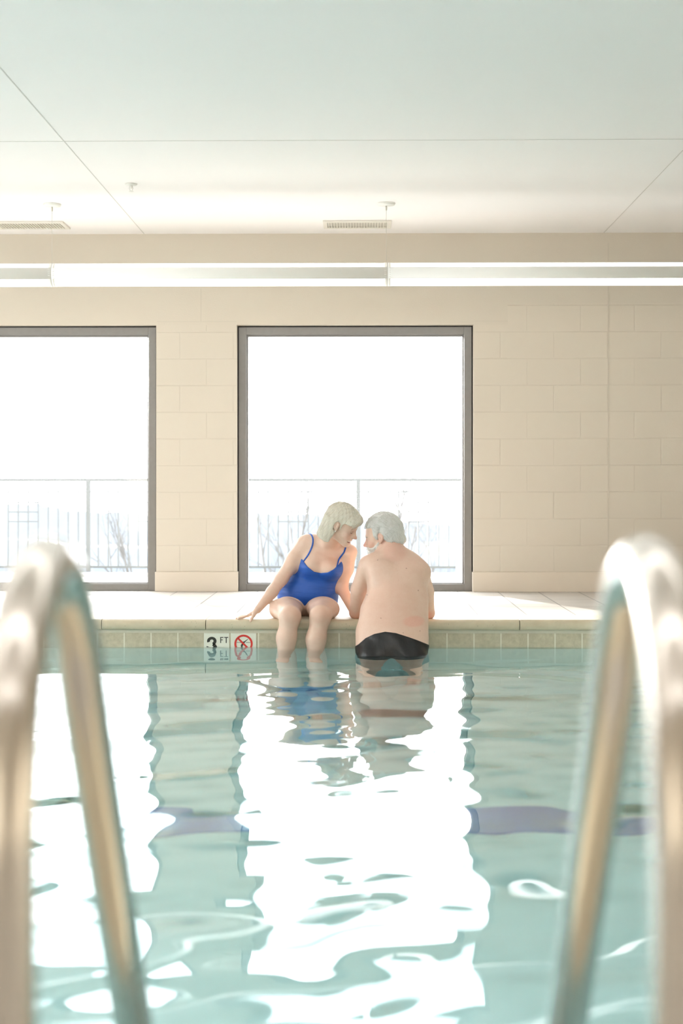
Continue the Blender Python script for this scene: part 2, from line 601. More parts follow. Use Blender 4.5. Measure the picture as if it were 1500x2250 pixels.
# basin: plaster shell, waterline tile band, pale strip above it
mb = MB()
T = .25
mb.box(POOL_X0 - T, POOL_X1 + T, POOL_Y0 - T, POOL_Y1 + T, FLOOR_Z - .2, FLOOR_Z)
mb.box(POOL_X0 - T, POOL_X1 + T, POOL_Y1, POOL_Y1 + T, FLOOR_Z, -.081)
mb.box(POOL_X0 - T, POOL_X1 + T, POOL_Y0 - T, POOL_Y0, FLOOR_Z, -.081)
mb.box(POOL_X0 - T, POOL_X0, POOL_Y0, POOL_Y1, FLOOR_Z, -.081)
mb.box(POOL_X1, POOL_X1 + T, POOL_Y0, POOL_Y1, FLOOR_Z, -.081)
tag(mb.build('pool_basin', M['plaster']), kind='structure')
mb = MB()
mb.box(POOL_X0, POOL_X1, POOL_Y1 - .004, POOL_Y1 + .02, -.081, -.058)
mb.box(POOL_X0, POOL_X1, POOL_Y0 - .02, POOL_Y0 + .004, -.081, -.058)
mb.box(POOL_X0 - .02, POOL_X0 + .004, POOL_Y0, POOL_Y1, -.081, -.058)
mb.box(POOL_X1 - .004, POOL_X1 + .02, POOL_Y0, POOL_Y1, -.081, -.058)
tag(mb.build('trim_13', M['bond']), kind='structure')
mb = MB()
zt, zb = -.081, -.081 - .157
mb.box(POOL_X0, POOL_X1, POOL_Y1 - .008, POOL_Y1, zb, zt)
mb.box(POOL_X0, POOL_X1, POOL_Y0, POOL_Y0 + .008, zb, zt)
mb.box(POOL_X0, POOL_X0 + .008, POOL_Y0 + .008, POOL_Y1 - .008, zb, zt)
mb.box(POOL_X1 - .008, POOL_X1, POOL_Y0 + .008, POOL_Y1 - .008, zb, zt)
tag(mb.build('trim_14', M['pool_tile']), kind='structure')
# navy tile band across the pool floor
tag(MB().box(POOL_X0, POOL_X1, 4.98, 5.26, FLOOR_Z - .01, FLOOR_Z + .003).build('trim_15', M['navy']), kind='structure')

# cove base along the window wall
mb = MB()
prev = X_L
bx = []
for a, b in sorted(wins):
    bx.append((prev, a + .008)); prev = b - .008
bx.append((prev, X_R))
for a, b in bx:
    mb.box(a, b, WALL_Y - .012, WALL_Y + .10, 0, .1495, bev=.003)
tag(mb.build('baseboard_back', M['base']), kind='structure')
for nm, args in (('baseboard_left', (X_L, X_L + .012, Y_B, WALL_Y - .012, 0, .1495)), ('baseboard_right', (X_R - .012, X_R, Y_B, WALL_Y - .012, 0, .1495))):
    tag(MB().box(*args).build(nm, M['base']), kind='structure')


# windows
def window(n, a, b, y, axis='Y', sgn=1):
    """frame 7 cm wide set 6 cm back in the wall; the pane is its child"""
    fw, fd, back = .058, .11, .06
    def mk(mb, u0, u1, d0, d1, z0, z1, bev=.002):
        if axis == 'Y':
            p0, p1 = (y + d0, y + d1) if sgn > 0 else (y - d1, y - d0)
            mb.box(u0, u1, p0, p1, z0, z1, bev)
        else:
            p0, p1 = (y + d0, y + d1) if sgn > 0 else (y - d1, y - d0)
            mb.box(p0, p1, u0, u1, z0, z1, bev)
    z0, z1 = 0.0, WIN_TOP
    g = .010
    mb = MB()
    mk(mb, a + g, a + g + fw, back, back + fd, z0, z1 - g)
    mk(mb, b - g - fw, b - g, back, back + fd, z0, z1 - g)
    mk(mb, a + g + fw, b - g - fw, back, back + fd, z1 - g - fw, z1 - g)
    mk(mb, a + g + fw, b - g - fw, back, back + fd, z0, z0 + .055)
    # glazing stop, a thin step inside the frame
    s = .012
    mk(mb, a + g + fw, a + g + fw + s, back + .03, back + .09, z0 + .055, z1 - g - fw, 0)
    mk(mb, b - g - fw - s, b - g - fw, back + .03, back + .09, z0 + .055, z1 - g - fw, 0)
    mk(mb, a + g + fw + s, b - g - fw - s, back + .03, back + .09, z1 - g - fw - s, z1 - g - fw, 0)
    mk(mb, a + g + fw + s, b - g - fw - s, back + .03, back + .09, z0 + .055, z0 + .055 + .008, 0)
    fr = tag(mb.build('window_%d' % n, M['bronze']), kind='structure')
    mb = MB()
    mk(mb, a, a + g, back + .01, back + .08, z0, z1, 0)
    mk(mb, b - g, b, back + .01, back + .08, z0, z1, 0)
    mk(mb, a + g, b - g, back + .01, back + .08, z1 - g, z1, 0)
    mb.build('gasket', M['gasket'], fr)
    u0, u1, v0, v1 = a + g + fw + .002, b - g - fw - .002, z0 + .057, z1 - g - fw - .002
    d = back + .06
    yy = y + d * sgn
    if axis == 'Y': vs = [(u0, yy, v0), (u1, yy, v0), (u1, yy, v1), (u0, yy, v1)]
    else: vs = [(yy, u0, v0), (yy, u1, v0), (yy, u1, v1), (yy, u0, v1)]
    mesh_obj('window_pane', vs, [(0, 1, 2, 3)], M['glass'], fr)


n = 1
for a, b in wins:
    window(n, a, b, WALL_Y); n += 1
for a, b in left_fill_open:
    window(n, a, b, X_L, 'X', -1); n += 1
for a, b in front_open:
    window(n, a, b, Y_B, 'Y', -1); n += 1


# water: a closed body with a gently rippled top
def water():
    rs = np.random.RandomState(11)
    y0, y1, x0, x1 = POOL_Y0, POOL_Y1 - .0085, POOL_X0 + .0085, POOL_X1 - .0085
    y0 += .0085
    nx, ny = 470, 420
    X, Y = np.meshgrid(np.linspace(x0, x1, nx), np.linspace(y0, y1, ny))
    Z = np.zeros_like(X)
    for i in range(46):
        lam = 0.17 * (5.2 ** rs.rand())
        th = rs.rand() * 2 * math.pi
        k = 2 * math.pi / lam
        slope = RIPPLE * (lam / .5) ** 0.15 / math.sqrt(46 / 2)
        ph = rs.rand() * 6.28
        # calmer at the far wall, livelier near the camera
        Z += slope / k * np.sin(k * (X * math.cos(th) + Y * math.sin(th)) + ph + .6 * np.sin(1.3 * X + ph) + .5 * np.sin(1.1 * Y - ph))
    calm = np.clip((POOL_Y1 + .6 - Y) / 5.0, 0.15, 1.25)
    Z = Z * calm
    V = np.stack([X, Y, Z + WATER_Z], -1).reshape(-1, 3)
    idx = np.arange(nx * ny).reshape(ny, nx)
    q = np.stack([idx[:-1, :-1], idx[:-1, 1:], idx[1:, 1:], idx[1:, :-1]], -1).reshape(-1, 4).tolist()
    zb = FLOOR_Z + .004
    base = len(V)
    extra = [(x0, y0, zb), (x1, y0, zb), (x1, y1, zb), (x0, y1, zb)]
    q.append([base + 3, base + 2, base + 1, base])
    q.append(idx[0, ::-1].tolist() + [base, base + 1])
    q.append(idx[-1, :].tolist() + [base + 2, base + 3])
    q.append(idx[:, 0].tolist() + [base + 3, base])
    q.append(idx[::-1, -1].tolist() + [base + 1, base + 2])
    V = np.vstack([V, np.array(extra)])
    me = bpy.data.meshes.new('pool_water')
    me.from_pydata(V.tolist(), [], q)
    me.update()
    sm = [True] * len(me.polygons)
    for i in range(1, 6): sm[-i] = False
    me.polygons.foreach_set('use_smooth', sm)
    o = link_mesh('pool_water', me, M['water'])
    tag(o, 'clear pale teal rippled water filling the swimming pool', 'water', kind='stuff')


RIPPLE = 0.032
water()
# ------------------------------------------------------------------ pool signs
SX = TILE
M['sign_white'] = simple('white_glazed_tile', (0.74, 0.75, 0.66), 0.18)
M['ink'] = simple('black_glaze', (0.012, 0.016, 0.014), 0.3)
M['red'] = simple('red_glaze', (0.62, 0.035, 0.03), 0.3)
YS = POOL_Y1 - .008                  # tile face


def arc_poly(cx, cz, r0, r1, a0, a1, n=24):
    """annular sector in x, z (degrees, counter-clockwise)"""
    o = [(cx + r1 * math.cos(math.radians(a0 + (a1 - a0) * i / n)), cz + r1 * math.sin(math.radians(a0 + (a1 - a0) * i / n))) for i in range(n + 1)]
    q = [(cx + r0 * math.cos(math.radians(a0 + (a1 - a0) * i / n)), cz + r0 * math.sin(math.radians(a0 + (a1 - a0) * i / n))) for i in range(n + 1)]
    return o, q


def arc(mb, cx, cz, r0, r1, a0, a1, y, sx=1.0, n=24, th=.0008):
    o, q = arc_poly(0, 0, r0, r1, a0, a1, n)
    o = [(cx + x * sx, cz + z) for x, z in o]; q = [(cx + x * sx, cz + z) for x, z in q]
    for i in range(n):
        mb.prism([o[i], o[i + 1], q[i + 1], q[i]], y - th, y)


def bar(mb, x0, z0, x1, z1, w0, w1, y, th=.0008):
    dx, dz = x1 - x0, z1 - z0
    L = math.hypot(dx, dz); nx, nz = -dz / L, dx / L
    mb.prism([(x0 + nx * w0 / 2, z0 + nz * w0 / 2), (x0 - nx * w0 / 2, z0 - nz * w0 / 2),
              (x1 - nx * w1 / 2, z1 - nz * w1 / 2), (x1 + nx * w1 / 2, z1 + nz * w1 / 2)], y - th, y)


s1 = POOL_Y1 / F_PX                  # metres per photo pixel at the tile face
zt = -.0815
xa = TILE_X + .003
mk = MB().box(xa, xa + .154, YS - .003, YS, zt - .155, zt, bev=.001).build('depth_marker_tile', M['sign_white'], loc=(xa + .077, YS, zt - .155))
tag(mk, 'white depth marker tile reading 3 FT on the pool wall at the waterline', 'sign')
yf = YS - .003
mb = MB()
c3x, top3 = xa + 17.5 * s1, zt - 8 * s1
r_up, r_lo = .0255, .0285
arc(mb, c3x, top3 - r_up, .0095, r_up, -75, 200, yf, 1.12)
arc(mb, c3x, top3 - 2 * r_up - r_lo + .014, .0100, r_lo, -200, 75, yf, 1.14)
mb.build('numeral', M['ink'], mk)
mb = MB()
fx, fz, lh = xa + 36 * s1, zt - 8.5 * s1, .036
bar(mb, fx + .003, fz, fx + .003, fz - lh, .0052, .0052, yf)
bar(mb, fx, fz - .0024, fx + .019, fz - .0024, .0048, .0048, yf - .0001)
bar(mb, fx, fz - .017, fx + .016, fz - .017, .0045, .0045, yf - .0001)
tx = fx + .024
bar(mb, tx, fz - .0024, tx + .025, fz - .0024, .0048, .0048, yf - .0001)
bar(mb, tx + .0125, fz, tx + .0125, fz - lh, .0054, .0054, yf)
mb.build('lettering', M['ink'], mk)

xb = xa + TILE
nd = MB().box(xb, xb + .154, YS - .003, YS, zt - .155, zt, bev=.001).build('no_diving_tile', M['sign_white'], loc=(xb + .077, YS, zt - .155))
tag(nd, 'white tile with a red crossed circle over a diving figure on the pool wall', 'sign')
cx, cz = xb + .0775, zt - .064
mb = MB()
arc(mb, cx, cz, .0435, .0555, 0, 360, yf - .0006, n=40)
bar(mb, cx - .033, cz + .033, cx + .033, cz - .033, .011, .011, yf - .0006)
mb.build('prohibition_ring', M['red'], nd)
mb = MB()
bar(mb, cx + .028, cz + .030, cx + .004, cz + .010, .002, .007, yf)       # arms
bar(mb, cx + .004, cz + .012, cx - .012, cz - .012, .010, .012, yf - .0001)   # trunk
bar(mb, cx - .012, cz - .010, cx - .006, cz - .034, .011, .006, yf)
arc(mb, cx + .001, cz + .009, 0.0001, .0055, 0, 360, yf - .0002, n=12)
mb.build('diving_figure', M['ink'], nd)
for sgn_, xs_ in ((1, (-.041, -.008)), (1, (.014, .041))):
    mb = MB()
    m_ = 8
    for i in range(m_):
        t0 = xs_[0] + (xs_[1] - xs_[0]) * i / m_; t1 = xs_[0] + (xs_[1] - xs_[0]) * (i + 1) / m_
        bar(mb, cx + t0, cz + .008 + (.0018 if i % 2 else -.0018), cx + t1, cz + .008 + (-.0018 if i % 2 else .0018), .002, .002, yf)
    mb.build('wave_line', M['ink'], nd)

# ------------------------------------------------------------------ pendant strip lights
LY, LZ = 9.675, 2.244
HH, HD = 0.080, 0.075


def light_profile(t0, t1, k=1.0, n=10, inner=None):
    return [(HD * k * math.sin(math.radians(t0 + (t1 - t0) * i / n)), HH * k * math.cos(math.radians(t0 + (t1 - t0) * i / n))) for i in range(n + 1)]


def shell(mb, xa, xb, prof, y0=LY, z0=LZ):
    """open strip of an oval section extruded along X, closed to a solid through the axis"""
    A = [mb.bm.verts.new((xa, y0 - u, z0 + z)) for u, z in prof]
    B = [mb.bm.verts.new((xb, y0 - u, z0 + z)) for u, z in prof]
    for i in range(len(prof) - 1):
        f = mb.bm.faces.new((A[i], A[i + 1], B[i + 1], B[i])); f.smooth = True
    mb.bm.faces.new(A + [mb.bm.verts.new((xa, y0, z0))])
    mb.bm.faces.new((B + [mb.bm.verts.new((xb, y0, z0))])[::-1])


def pendant(xa, xb, y, label, cable_right=True):
    xa, xb = xa + .0006, xb - .0006
    root = empty('pendant_light', ((xa + xb) / 2, y, LZ - HH), label, 'light', 'linked pendant strip lights')
    g = .019
    # the middle band on the camera side and on the far side
    for q_ in (1, -1):
        mb = MB(); shell(mb, xa, xb, [(q_ * u, z) for u, z in light_profile(59, 119, 1.0)], y)
        mb.build('housing', M['grey_enamel'], root)
    mb = MB(); shell(mb, xa + g, xb - g, light_profile(-24, 24, .985, 8), y)
    mb.build('top_cover', M['grey_enamel'], root)
    for nm, s0, s1_ in (('upper_lens', 24, 58.5), ('upper_lens', -58.5, -24), ('lower_lens', 119.5, 240.5)):
        mb = MB(); shell(mb, xa + g, xb - g, light_profile(s0, s1_, .97, 20), y)
        mb.build(nm, M['lens_fill'] if y < 9 else (M['lens_up'] if nm == 'upper_lens' else M['lens']), root)
    for x_, w_ in ((xa, g * 1.05), (xb - g * 1.05, g * 1.05)):
        mb = MB(); shell(mb, x_, x_ + w_, light_profile(0, 359.9, 1.0, 40), y)
        mb.build('end_collar', M['grey_enamel'], root)
    x_ = xb - .008
    mb = MB().tube([(x_, y, LZ + HH - .01), (x_, y, CEIL_Z - .01)], .0012, 6)
    cb = mb.build('cable', M['cable'], root)
    MB().lathe((x_, y, 0), [(.0035, CEIL_Z - .05), (.006, CEIL_Z - .045), (.006, CEIL_Z - .026), (.0035, CEIL_Z - .014)], 12).build('cable_grip', M['cable'], cb)
    MB().lathe((x_, y, 0), [(.02, CEIL_Z - .019), (.058, CEIL_Z - .012), (.061, CEIL_Z - .004), (.061, CEIL_Z)], 32).build('canopy', M['white_enamel'], root)
    return root


lx0, lx1 = WX(117, LY), WX(851, LY)
LL = lx1 - lx0
names = ['pale strip light run, piece entering at the left edge above the left window',
         'long pale strip light hanging above the pier and middle window, between two collars',
         'pale strip light run, piece right of the middle window towards the right edge']
pendant(lx0 - LL, lx0, LY, names[0])
pendant(lx0, lx1, LY, names[1])
pendant(lx1, lx1 + LL, LY, names[2])
for i, y in enumerate((3.80, 2.1, 0.4, -1.3)):  # added rows, unseen; their brighter lenses fill the room with light
    for k in (-2, -1, 0, 1):
        pendant(lx0 + LL * k, lx0 + LL * (k + 1), y, 'added fill strip light in a row nearer the camera, outside the picture')
for k in (-2, 2):
    pendant(lx0 + LL * k, lx0 + LL * (k + 1), LY, 'pale strip light of the window row, outside the picture')


# ceiling air grilles
def air_vent(x0, x1, label):
    y0, y1 = 10.29, 10.56
    root = empty('air_vent', ((x0 + x1) / 2, (y0 + y1) / 2, CEIL_Z), label, 'vent')
    mb = MB(); t = .014; b_ = .03
    mb.box(x0, x1, y0, y0 + b_, CEIL_Z - t, CEIL_Z, .003); mb.box(x0, x1, y1 - b_, y1, CEIL_Z - t, CEIL_Z, .003)
    mb.box(x0, x0 + b_, y0 + b_, y1 - b_, CEIL_Z - t, CEIL_Z, .003); mb.box(x1 - b_, x1, y0 + b_, y1 - b_, CEIL_Z - t, CEIL_Z, .003)
    mb.build('frame', M['vent'], root)
    MB().box(x0 + b_, x1 - b_, y0 + b_, y1 - b_, CEIL_Z - .002, CEIL_Z - .0005).build('throat', M['vent_dark'], root)
    mb = MB(); n_ = int((x1 - x0 - 2 * b_) / .02)
    for i in range(n_):
        xx = x0 + b_ + .02 * (i + .5)
        mb.box(xx - .003, xx + .003, y0 + b_, y1 - b_, CEIL_Z - .012, CEIL_Z - .002)
    mb.build('louvre_blades', M['vent'], root)


air_vent(W(709, 484, 10.29).x, W(860, 484, 10.29).x, 'pale rectangular ceiling air grille above the middle window')
air_vent(W(-20, 484, 10.29).x, W(138, 484, 10.29).x, 'pale rectangular ceiling air grille cut by the left edge of the picture')


def sprinkler(x, y, label):
    root = empty('fire_sprinkler', (x, y, CEIL_Z), label, 'sprinkler')
    MB().lathe((x, y, 0), [(.012, CEIL_Z - .012), (.036, CEIL_Z - .008), (.040, CEIL_Z)], 24).build('escutcheon', M['white_enamel'], root)
    mb = MB().lathe((x, y, 0), [(.007, CEIL_Z - .03), (.009, CEIL_Z - .012)], 10)
    for s in (-1, 1):
        mb.tube([(x + s * .007, y, CEIL_Z - .014), (x + s * .012, y, CEIL_Z - .03), (x + s * .003, y, CEIL_Z - .046)], .002, 6)
    mb.lathe((x, y, 0), [(.015, CEIL_Z - .049), (.015, CEIL_Z - .047)], 16)
    mb.build('sprinkler_head', M['white_enamel'], root)


p = W(288, 404, 9.03)
sprinkler(p.x, 9.03, 'small white fire sprinkler on the ceiling left of the long strip light')


# ------------------------------------------------------------------ pool ladder in the foreground
def catmull(pts, m=8):
    out = []
    P = [pts[0]] + list(pts) + [pts[-1]]
    for i in range(1, len(P) - 2):
        for j in range(m):
            t = j / m
            a, b, c, d = [np.array(q, float) for q in P[i - 1:i + 3]]
            out.append(tuple(.5 * ((2 * b) + (-a + c) * t + (2 * a - 5 * b + 4 * c - d) * t * t + (-a + 3 * b - 3 * c + d) * t ** 3)))
    out.append(tuple(pts[-1]))
    return out


RAIL = [(1.125, 0.0), (1.125, .15), (1.125, .30), (1.125, .46), (1.128, .55), (1.145, .64), (1.19, .71), (1.26, .742), (1.335, .722),
        (1.395, .665), (1.44, .595), (1.49, .52), (1.57, .405), (1.66, .275), (1.755, .14), (1.85, .0), (1.90, -.09), (1.925, -.18), (1.93, -.30), (1.93, -.80)]
ladder = empty('pool_ladder', (-.02, 1.125, 0), 'out of focus bent stainless steel pool ladder rails in the foreground', 'ladder')
for xr, lb in ((-.282, 'dull steel rail at the left of the picture'), (.252, 'sunlit steel rail at the right of the picture')):
    r = MB().tube([(xr, y, z) for y, z in catmull(RAIL, 7)], .0242, 28).build('rail', M['steel'], ladder)
    tag(r, lb)
    MB().lathe((xr, 1.125, 0), [(.055, .0), (.054, .006), (.03, .018), (.0245, .022)], 32).build('escutcheon', M['steel'], ladder)
    MB().lathe((xr, 1.93, 0), [(.026, -.83), (.03, -.82), (.03, -.79), (.025, -.785)], 20).build('rubber_foot', M['gasket'], ladder)
for z in (-.30, -.55, -.78):
    MB().box(-.258, .228, 1.895, 1.965, z - .012, z + .012, .004).build('tread', M['steel'], ladder)

# unseen underwater lights added in the side walls to brighten the basin
for sx in (-1, 1):
    for y in (6.5, 7.4, 8.2):
        xw = POOL_X0 if sx < 0 else POOL_X1
        pl = empty('pool_fill_light', (xw, y, -.55), 'added round underwater fill light in the %s wall of the pool, outside the picture' % ('left' if sx < 0 else 'right'), 'light', 'added underwater fill lights')
        mb = MB()
        def ring(r0, d0, r1, d1, n_=24, mb=mb, xw=xw, y=y, sx=sx):
            A_ = [mb.bm.verts.new((xw - sx * d0, y + r0 * math.cos(2 * math.pi * i / n_), -.55 + r0 * math.sin(2 * math.pi * i / n_))) for i in range(n_)]
            B_ = [mb.bm.verts.new((xw - sx * d1, y + r1 * math.cos(2 * math.pi * i / n_), -.55 + r1 * math.sin(2 * math.pi * i / n_))) for i in range(n_)]
            for i in range(n_): mb.bm.faces.new((A_[i], A_[(i + 1) % n_], B_[(i + 1) % n_], B_[i]))
            return B_
        ring(.135, .0, .13, .022); ring(.13, .022, .112, .026)
        mb.build('trim_ring', M['steel'], pl)
        mb = MB()
        def disc(r_, d_, mb=mb, xw=xw, y=y, sx=sx):
            return [mb.bm.verts.new((xw - sx * d_, y + r_ * math.cos(2 * math.pi * i / 24), -.55 + r_ * math.sin(2 * math.pi * i / 24))) for i in range(24)]
        a_ = disc(.112, .018); b_ = disc(.07, .030)
        for i in range(24): mb.bm.faces.new((a_[i], a_[(i + 1) % 24], b_[(i + 1) % 24], b_[i]))
        mb.bm.faces.new(b_)
        mb.build('lens', M['pool_fill_lens'], pl)
# ------------------------------------------------------------------ outside
M['concrete'] = simple('patio_concrete', (0.42, 0.41, 0.39), 0.8, noise=0.06, nscale=4)
M['grass'] = simple('winter_ground', (0.075, 0.073, 0.066), 0.95, noise=0.25, nscale=3)
M['hill'] = simple('far_woodland', (0.060, 0.072, 0.088), 1.0, noise=0.15, nscale=.05)
PATIO_END = 13.3
tag(MB().box(-30, 30, WALL_Y + WT, PATIO_END, -.35, -.05).build('patio_slab', M['concrete']), kind='structure')
# ground that falls away beyond the fence
def terrain():
    rs = random.Random(4)
    ys = [PATIO_END, 14, 16, 18, 21, 26, 34, 46, 64, 90, 130, 190, 260, 330]
    zs = [-.17, -.19, -.20, -.30, -.75, -1.7, -3.4, -6, -10, -14, -17, -18.5, -19, -19]
    xs = [-120 + 8 * i for i in range(31)]
    V, Fc = [], []
    for y, z in zip(ys, zs):
        for x_ in xs:
            k = max(1.0, y / 30)
            V.append((x_ * k, y, z + (rs.random() - .5) * .02 * (y - 10 if y > 18 else 0)))
    n_ = len(xs)
    for j in range(len(ys) - 1):
        for i in range(n_ - 1):
            Fc.append((j * n_ + i, j * n_ + i + 1, (j + 1) * n_ + i + 1, (j + 1) * n_ + i))
    return tag(mesh_obj('ground', V, Fc, M['grass'], smooth=True), kind='structure')


terrain()
def hills(name, y, top, amp, seed):
    """a wooded ridge, a solid with depth"""
    rs = np.random.RandomState(seed)
    xs = np.linspace(-160 * y / 260, 160 * y / 260, 240)
    h = sum(amp / (i + 1) * np.sin(xs * (.02 * 1.9 ** i) + rs.rand() * 6.3) for i in range(6)) + rs.randn(240) * amp * .12
    V, Fc = [], []
    rows = [(-.16, -26), (-.08, -16), (0.0, 0.0), (.08, -2), (.2, -26)]
    for dy, dz in rows:
        for x_, hh in zip(xs, h):
            z = (top + hh) if dz == 0.0 else (top + hh * .6 + dz * y / 320)
            V.append((x_, y * (1 + dy), z))
    m_ = len(xs)
    for j in range(len(rows) - 1):
        for i in range(m_ - 1):
            Fc.append((j * m_ + i, j * m_ + i + 1, (j + 1) * m_ + i + 1, (j + 1) * m_ + i))
    return tag(mesh_obj(name, V, Fc, M['hill'], smooth=True), kind='structure')


hills('hill', 260, CAM_Z - 260 * (1132 - HOR) / F_PX, 1.4, 3)
hills('hill', 190, CAM_Z - 190 * (1168 - HOR) / F_PX, 1.3, 8)

# metal fence along the patio
FY = 16.9
fence = empty('metal_fence', (0, FY, -.2), 'grey metal picket fence with squared panels beyond the windows', 'fence')
fz = lambda py: W(795, py, FY).z
TOP = fz(1054)
post_px = [-992, -399, 194, 787, 1380, 1973, 2566]
MB().box(-9.2, 9.2, FY - .02, FY + .02, TOP - .022, TOP + .018, .004).build('top_rail', M['fence'], fence)
for py in (1080.5,):
    MB().box(-9.2, 9.2, FY - .008, FY + .008, fz(py) - .009, fz(py) + .009).build('rail', M['fence'], fence)
MB().box(-9.2, 9.2, FY - .01, FY + .01, fz(1246) - .014, fz(1246) + .014).build('rail', M['fence'], fence)
for px in post_px:
    x = W(px, 1100, FY).x
    MB().box(x - .027, x + .027, FY - .027, FY + .027, -.22, TOP - .02, .004).build('post', M['fence'], fence)
pit = 593 / 27.0
k = 0
for i0, px in enumerate(post_px[:-1]):
    mbs = MB()
    for j in range(1, 27):
        x = W(px + pit * j, 1100, FY).x
        if -4.6 < x < 3.6:
            MB().box(x - .0075, x + .0075, FY - .0075, FY + .0075, fz(1246), fz(1080)).build('picket', M['fence'], fence)
        else:
            mbs.box(x - .0075, x + .0075, FY - .0075, FY + .0075, fz(1246), fz(1080))
    if len(mbs.bm.verts):
        o = mbs.build('picket_run', M['fence'], fence); o['kind'] = 'stuff'
    for c0 in (5, 19):                       # squared panels: three cells wide
        xa_, xb_ = W(px + pit * c0, 1100, FY).x, W(px + pit * (c0 + 3), 1100, FY).x
        if xa_ < -6 or xb_ > 5: continue
        mb = MB()
        for py in (1104, 1125, 1146):
            mb.box(xa_, xb_, FY - .008, FY + .008, fz(py) - .008, fz(py) + .008)
        mb.build('square_panel', M['fence'], fence)


# bare trees beyond the fence
def bare_tree(x, y, z0, h, seed, lean, label, r0=.05, spread=.5):
    rs = random.Random(seed)
    mb = MB()

    def grow(p, d, L, r, lev):
        pts, rr = [p.copy()], [r]
        q = p.copy(); dd = d.copy()
        n_ = 5 if lev < 2 else 4
        for i in range(n_):
            dd = (dd + Vector((rs.uniform(-1, 1), rs.uniform(-1, 1), rs.uniform(-.3, .5))) * (.12 + .05 * lev)).normalized()
            q = q + dd * (L / n_)
            pts.append(q.copy()); rr.append(r * (1 - .62 * (i + 1) / n_))
        mb.tube(pts, rr, 5 if lev else 7, cap=False)
        if lev >= 4 or r < .003: return
        for i in range(1, n_ + 1):
            for _ in range(2 if lev < 3 else 1):
                if rs.random() < .5:
                    a = Vector((rs.uniform(-1, 1), rs.uniform(-1, 1), rs.uniform(-.1, .8))).normalized()
                    nd_ = ((pts[i] - pts[i - 1]).normalized() * (1 - spread * .75) + a * spread).normalized()
                    grow(pts[i], nd_, L * rs.uniform(.42, .66), rr[i] * rs.uniform(.5, .75), lev + 1)
    grow(Vector((x, y, z0)), Vector((lean, 0, 1)).normalized(), h * .75, r0 * .62, 0)
    o = mb.build('bare_tree', M['bark'], None, loc=(x, y, z0), smooth=True)
    tag(o, label, 'tree', 'bare winter trees beyond the fence')


def tree_at(px, top_py, Y, base_z, seed, label, **kw):
    p = W(px, top_py, Y)
    bare_tree(p.x, Y, base_z, p.z - base_z, seed, kw.pop('lean', 0), label, **kw)


tree_at(862, 985, 24, -1.5, 5, 'tallest bare tree beyond the fence, right of the fence post in the middle window', r0=.075, spread=.32)
tree_at(645, 1015, 25, -1.6, 9, 'bare tree behind the squared fence panel left of the woman', r0=.06, spread=.4)
tree_at(588, 1062, 22, -1.2, 12, 'thin bare tree just inside the left edge of the middle window', r0=.05, spread=.4)
tree_at(722, 1075, 23, -1.3, 21, 'bare tree beyond the fence above the woman\'s head', r0=.045, spread=.45, lean=.1)
tree_at(880, 1080, 27, -1.9, 33, 'low leaning bare tree beyond the fence above the man\'s head', r0=.06, spread=.5, lean=.12)
tree_at(960, 1110, 28, -2.0, 40, 'bare tree beyond the fence at the right of the middle window', r0=.05, spread=.5)
tree_at(288, 1065, 22, -1.2, 44, 'bare tree behind the fence at the right end of the left window', r0=.05, spread=.25)
tree_at(235, 1125, 26, -1.8, 47, 'low bare tree behind the fence right of the post in the left window', r0=.05, spread=.6, lean=.2)

# pale post standing on the patio, at the right side of the middle window
M['pale'] = simple('pale_painted_wood', (0.80, 0.74, 0.66), 0.7)
PY_ = 12.3
pr = empty('outdoor_post', W(1011, 1283, PY_), 'pale wooden post with a wider collar seen through the right side of the middle window', 'post')
xg = lambda px, py: W(px, py, PY_)
c = xg(1011, 1200)
mb = MB(); z_ = -.05
mb.box(c.x - .035, c.x + .035, PY_ - .035, PY_ + .035, z_, xg(0, 1140).z, .006); mb.build('shaft', M['pale'], pr)
MB().box(c.x - .055, c.x + .055, PY_ - .055, PY_ + .055, xg(0, 1212).z, xg(0, 1180).z, .012).build('collar', M['pale'], pr)
MB().lathe((c.x, PY_, 0), [(.07, xg(0, 1141).z), (.07, xg(0, 1134).z), (.02, xg(0, 1124).z)], 20).build('cap', M['pale'], pr)
# ------------------------------------------------------------------ people: implicit surfaces meshed by surface nets
def nrm(v):
    v = np.asarray(v, float)
    return v / (np.linalg.norm(v) + 1e-12)


def d_cap(P, a, b, r1, r2):
    a = np.asarray(a, float); b = np.asarray(b, float)
    ab = b - a
    L2 = float(ab @ ab) + 1e-12
    h = np.clip(((P - a) @ ab) / L2, 0, 1)
    q = P - a - h[:, None] * ab
    return np.sqrt((q * q).sum(1)) - (r1 + (r2 - r1) * h)


def d_ecap(P, a, b, w1, d1, w2, d2, lat, e1=None, e2=None):
    """capsule a-b of elliptic section; lat = direction of the half-width w, depth d across it; e = end bulge"""
    a = np.asarray(a, float); b = np.asarray(b, float)
    ab = b - a
    L = np.linalg.norm(ab); t = ab / L
    lat = np.asarray(lat, float); lat = nrm(lat - t * (lat @ t))
    dep = np.cross(t, lat)
    q = P - a
    w = q @ t
    h = np.clip(w / L, 0, 1)
    over = w - np.clip(w, 0, L)
    u = q @ lat; v = q @ dep
    Wd = w1 + (w2 - w1) * h; Dp = d1 + (d2 - d1) * h
    e1 = min(w1, d1) if e1 is None else e1
    e2 = min(w2, d2) if e2 is None else e2
    E = np.where(over < 0, e1, e2)
    k0 = np.sqrt((u / Wd) ** 2 + (v / Dp) ** 2 + (over / E) ** 2) + 1e-9
    k1 = np.sqrt((u / Wd ** 2) ** 2 + (v / Dp ** 2) ** 2 + (over / E ** 2) ** 2) + 1e-9
    return k0 * (k0 - 1) / k1


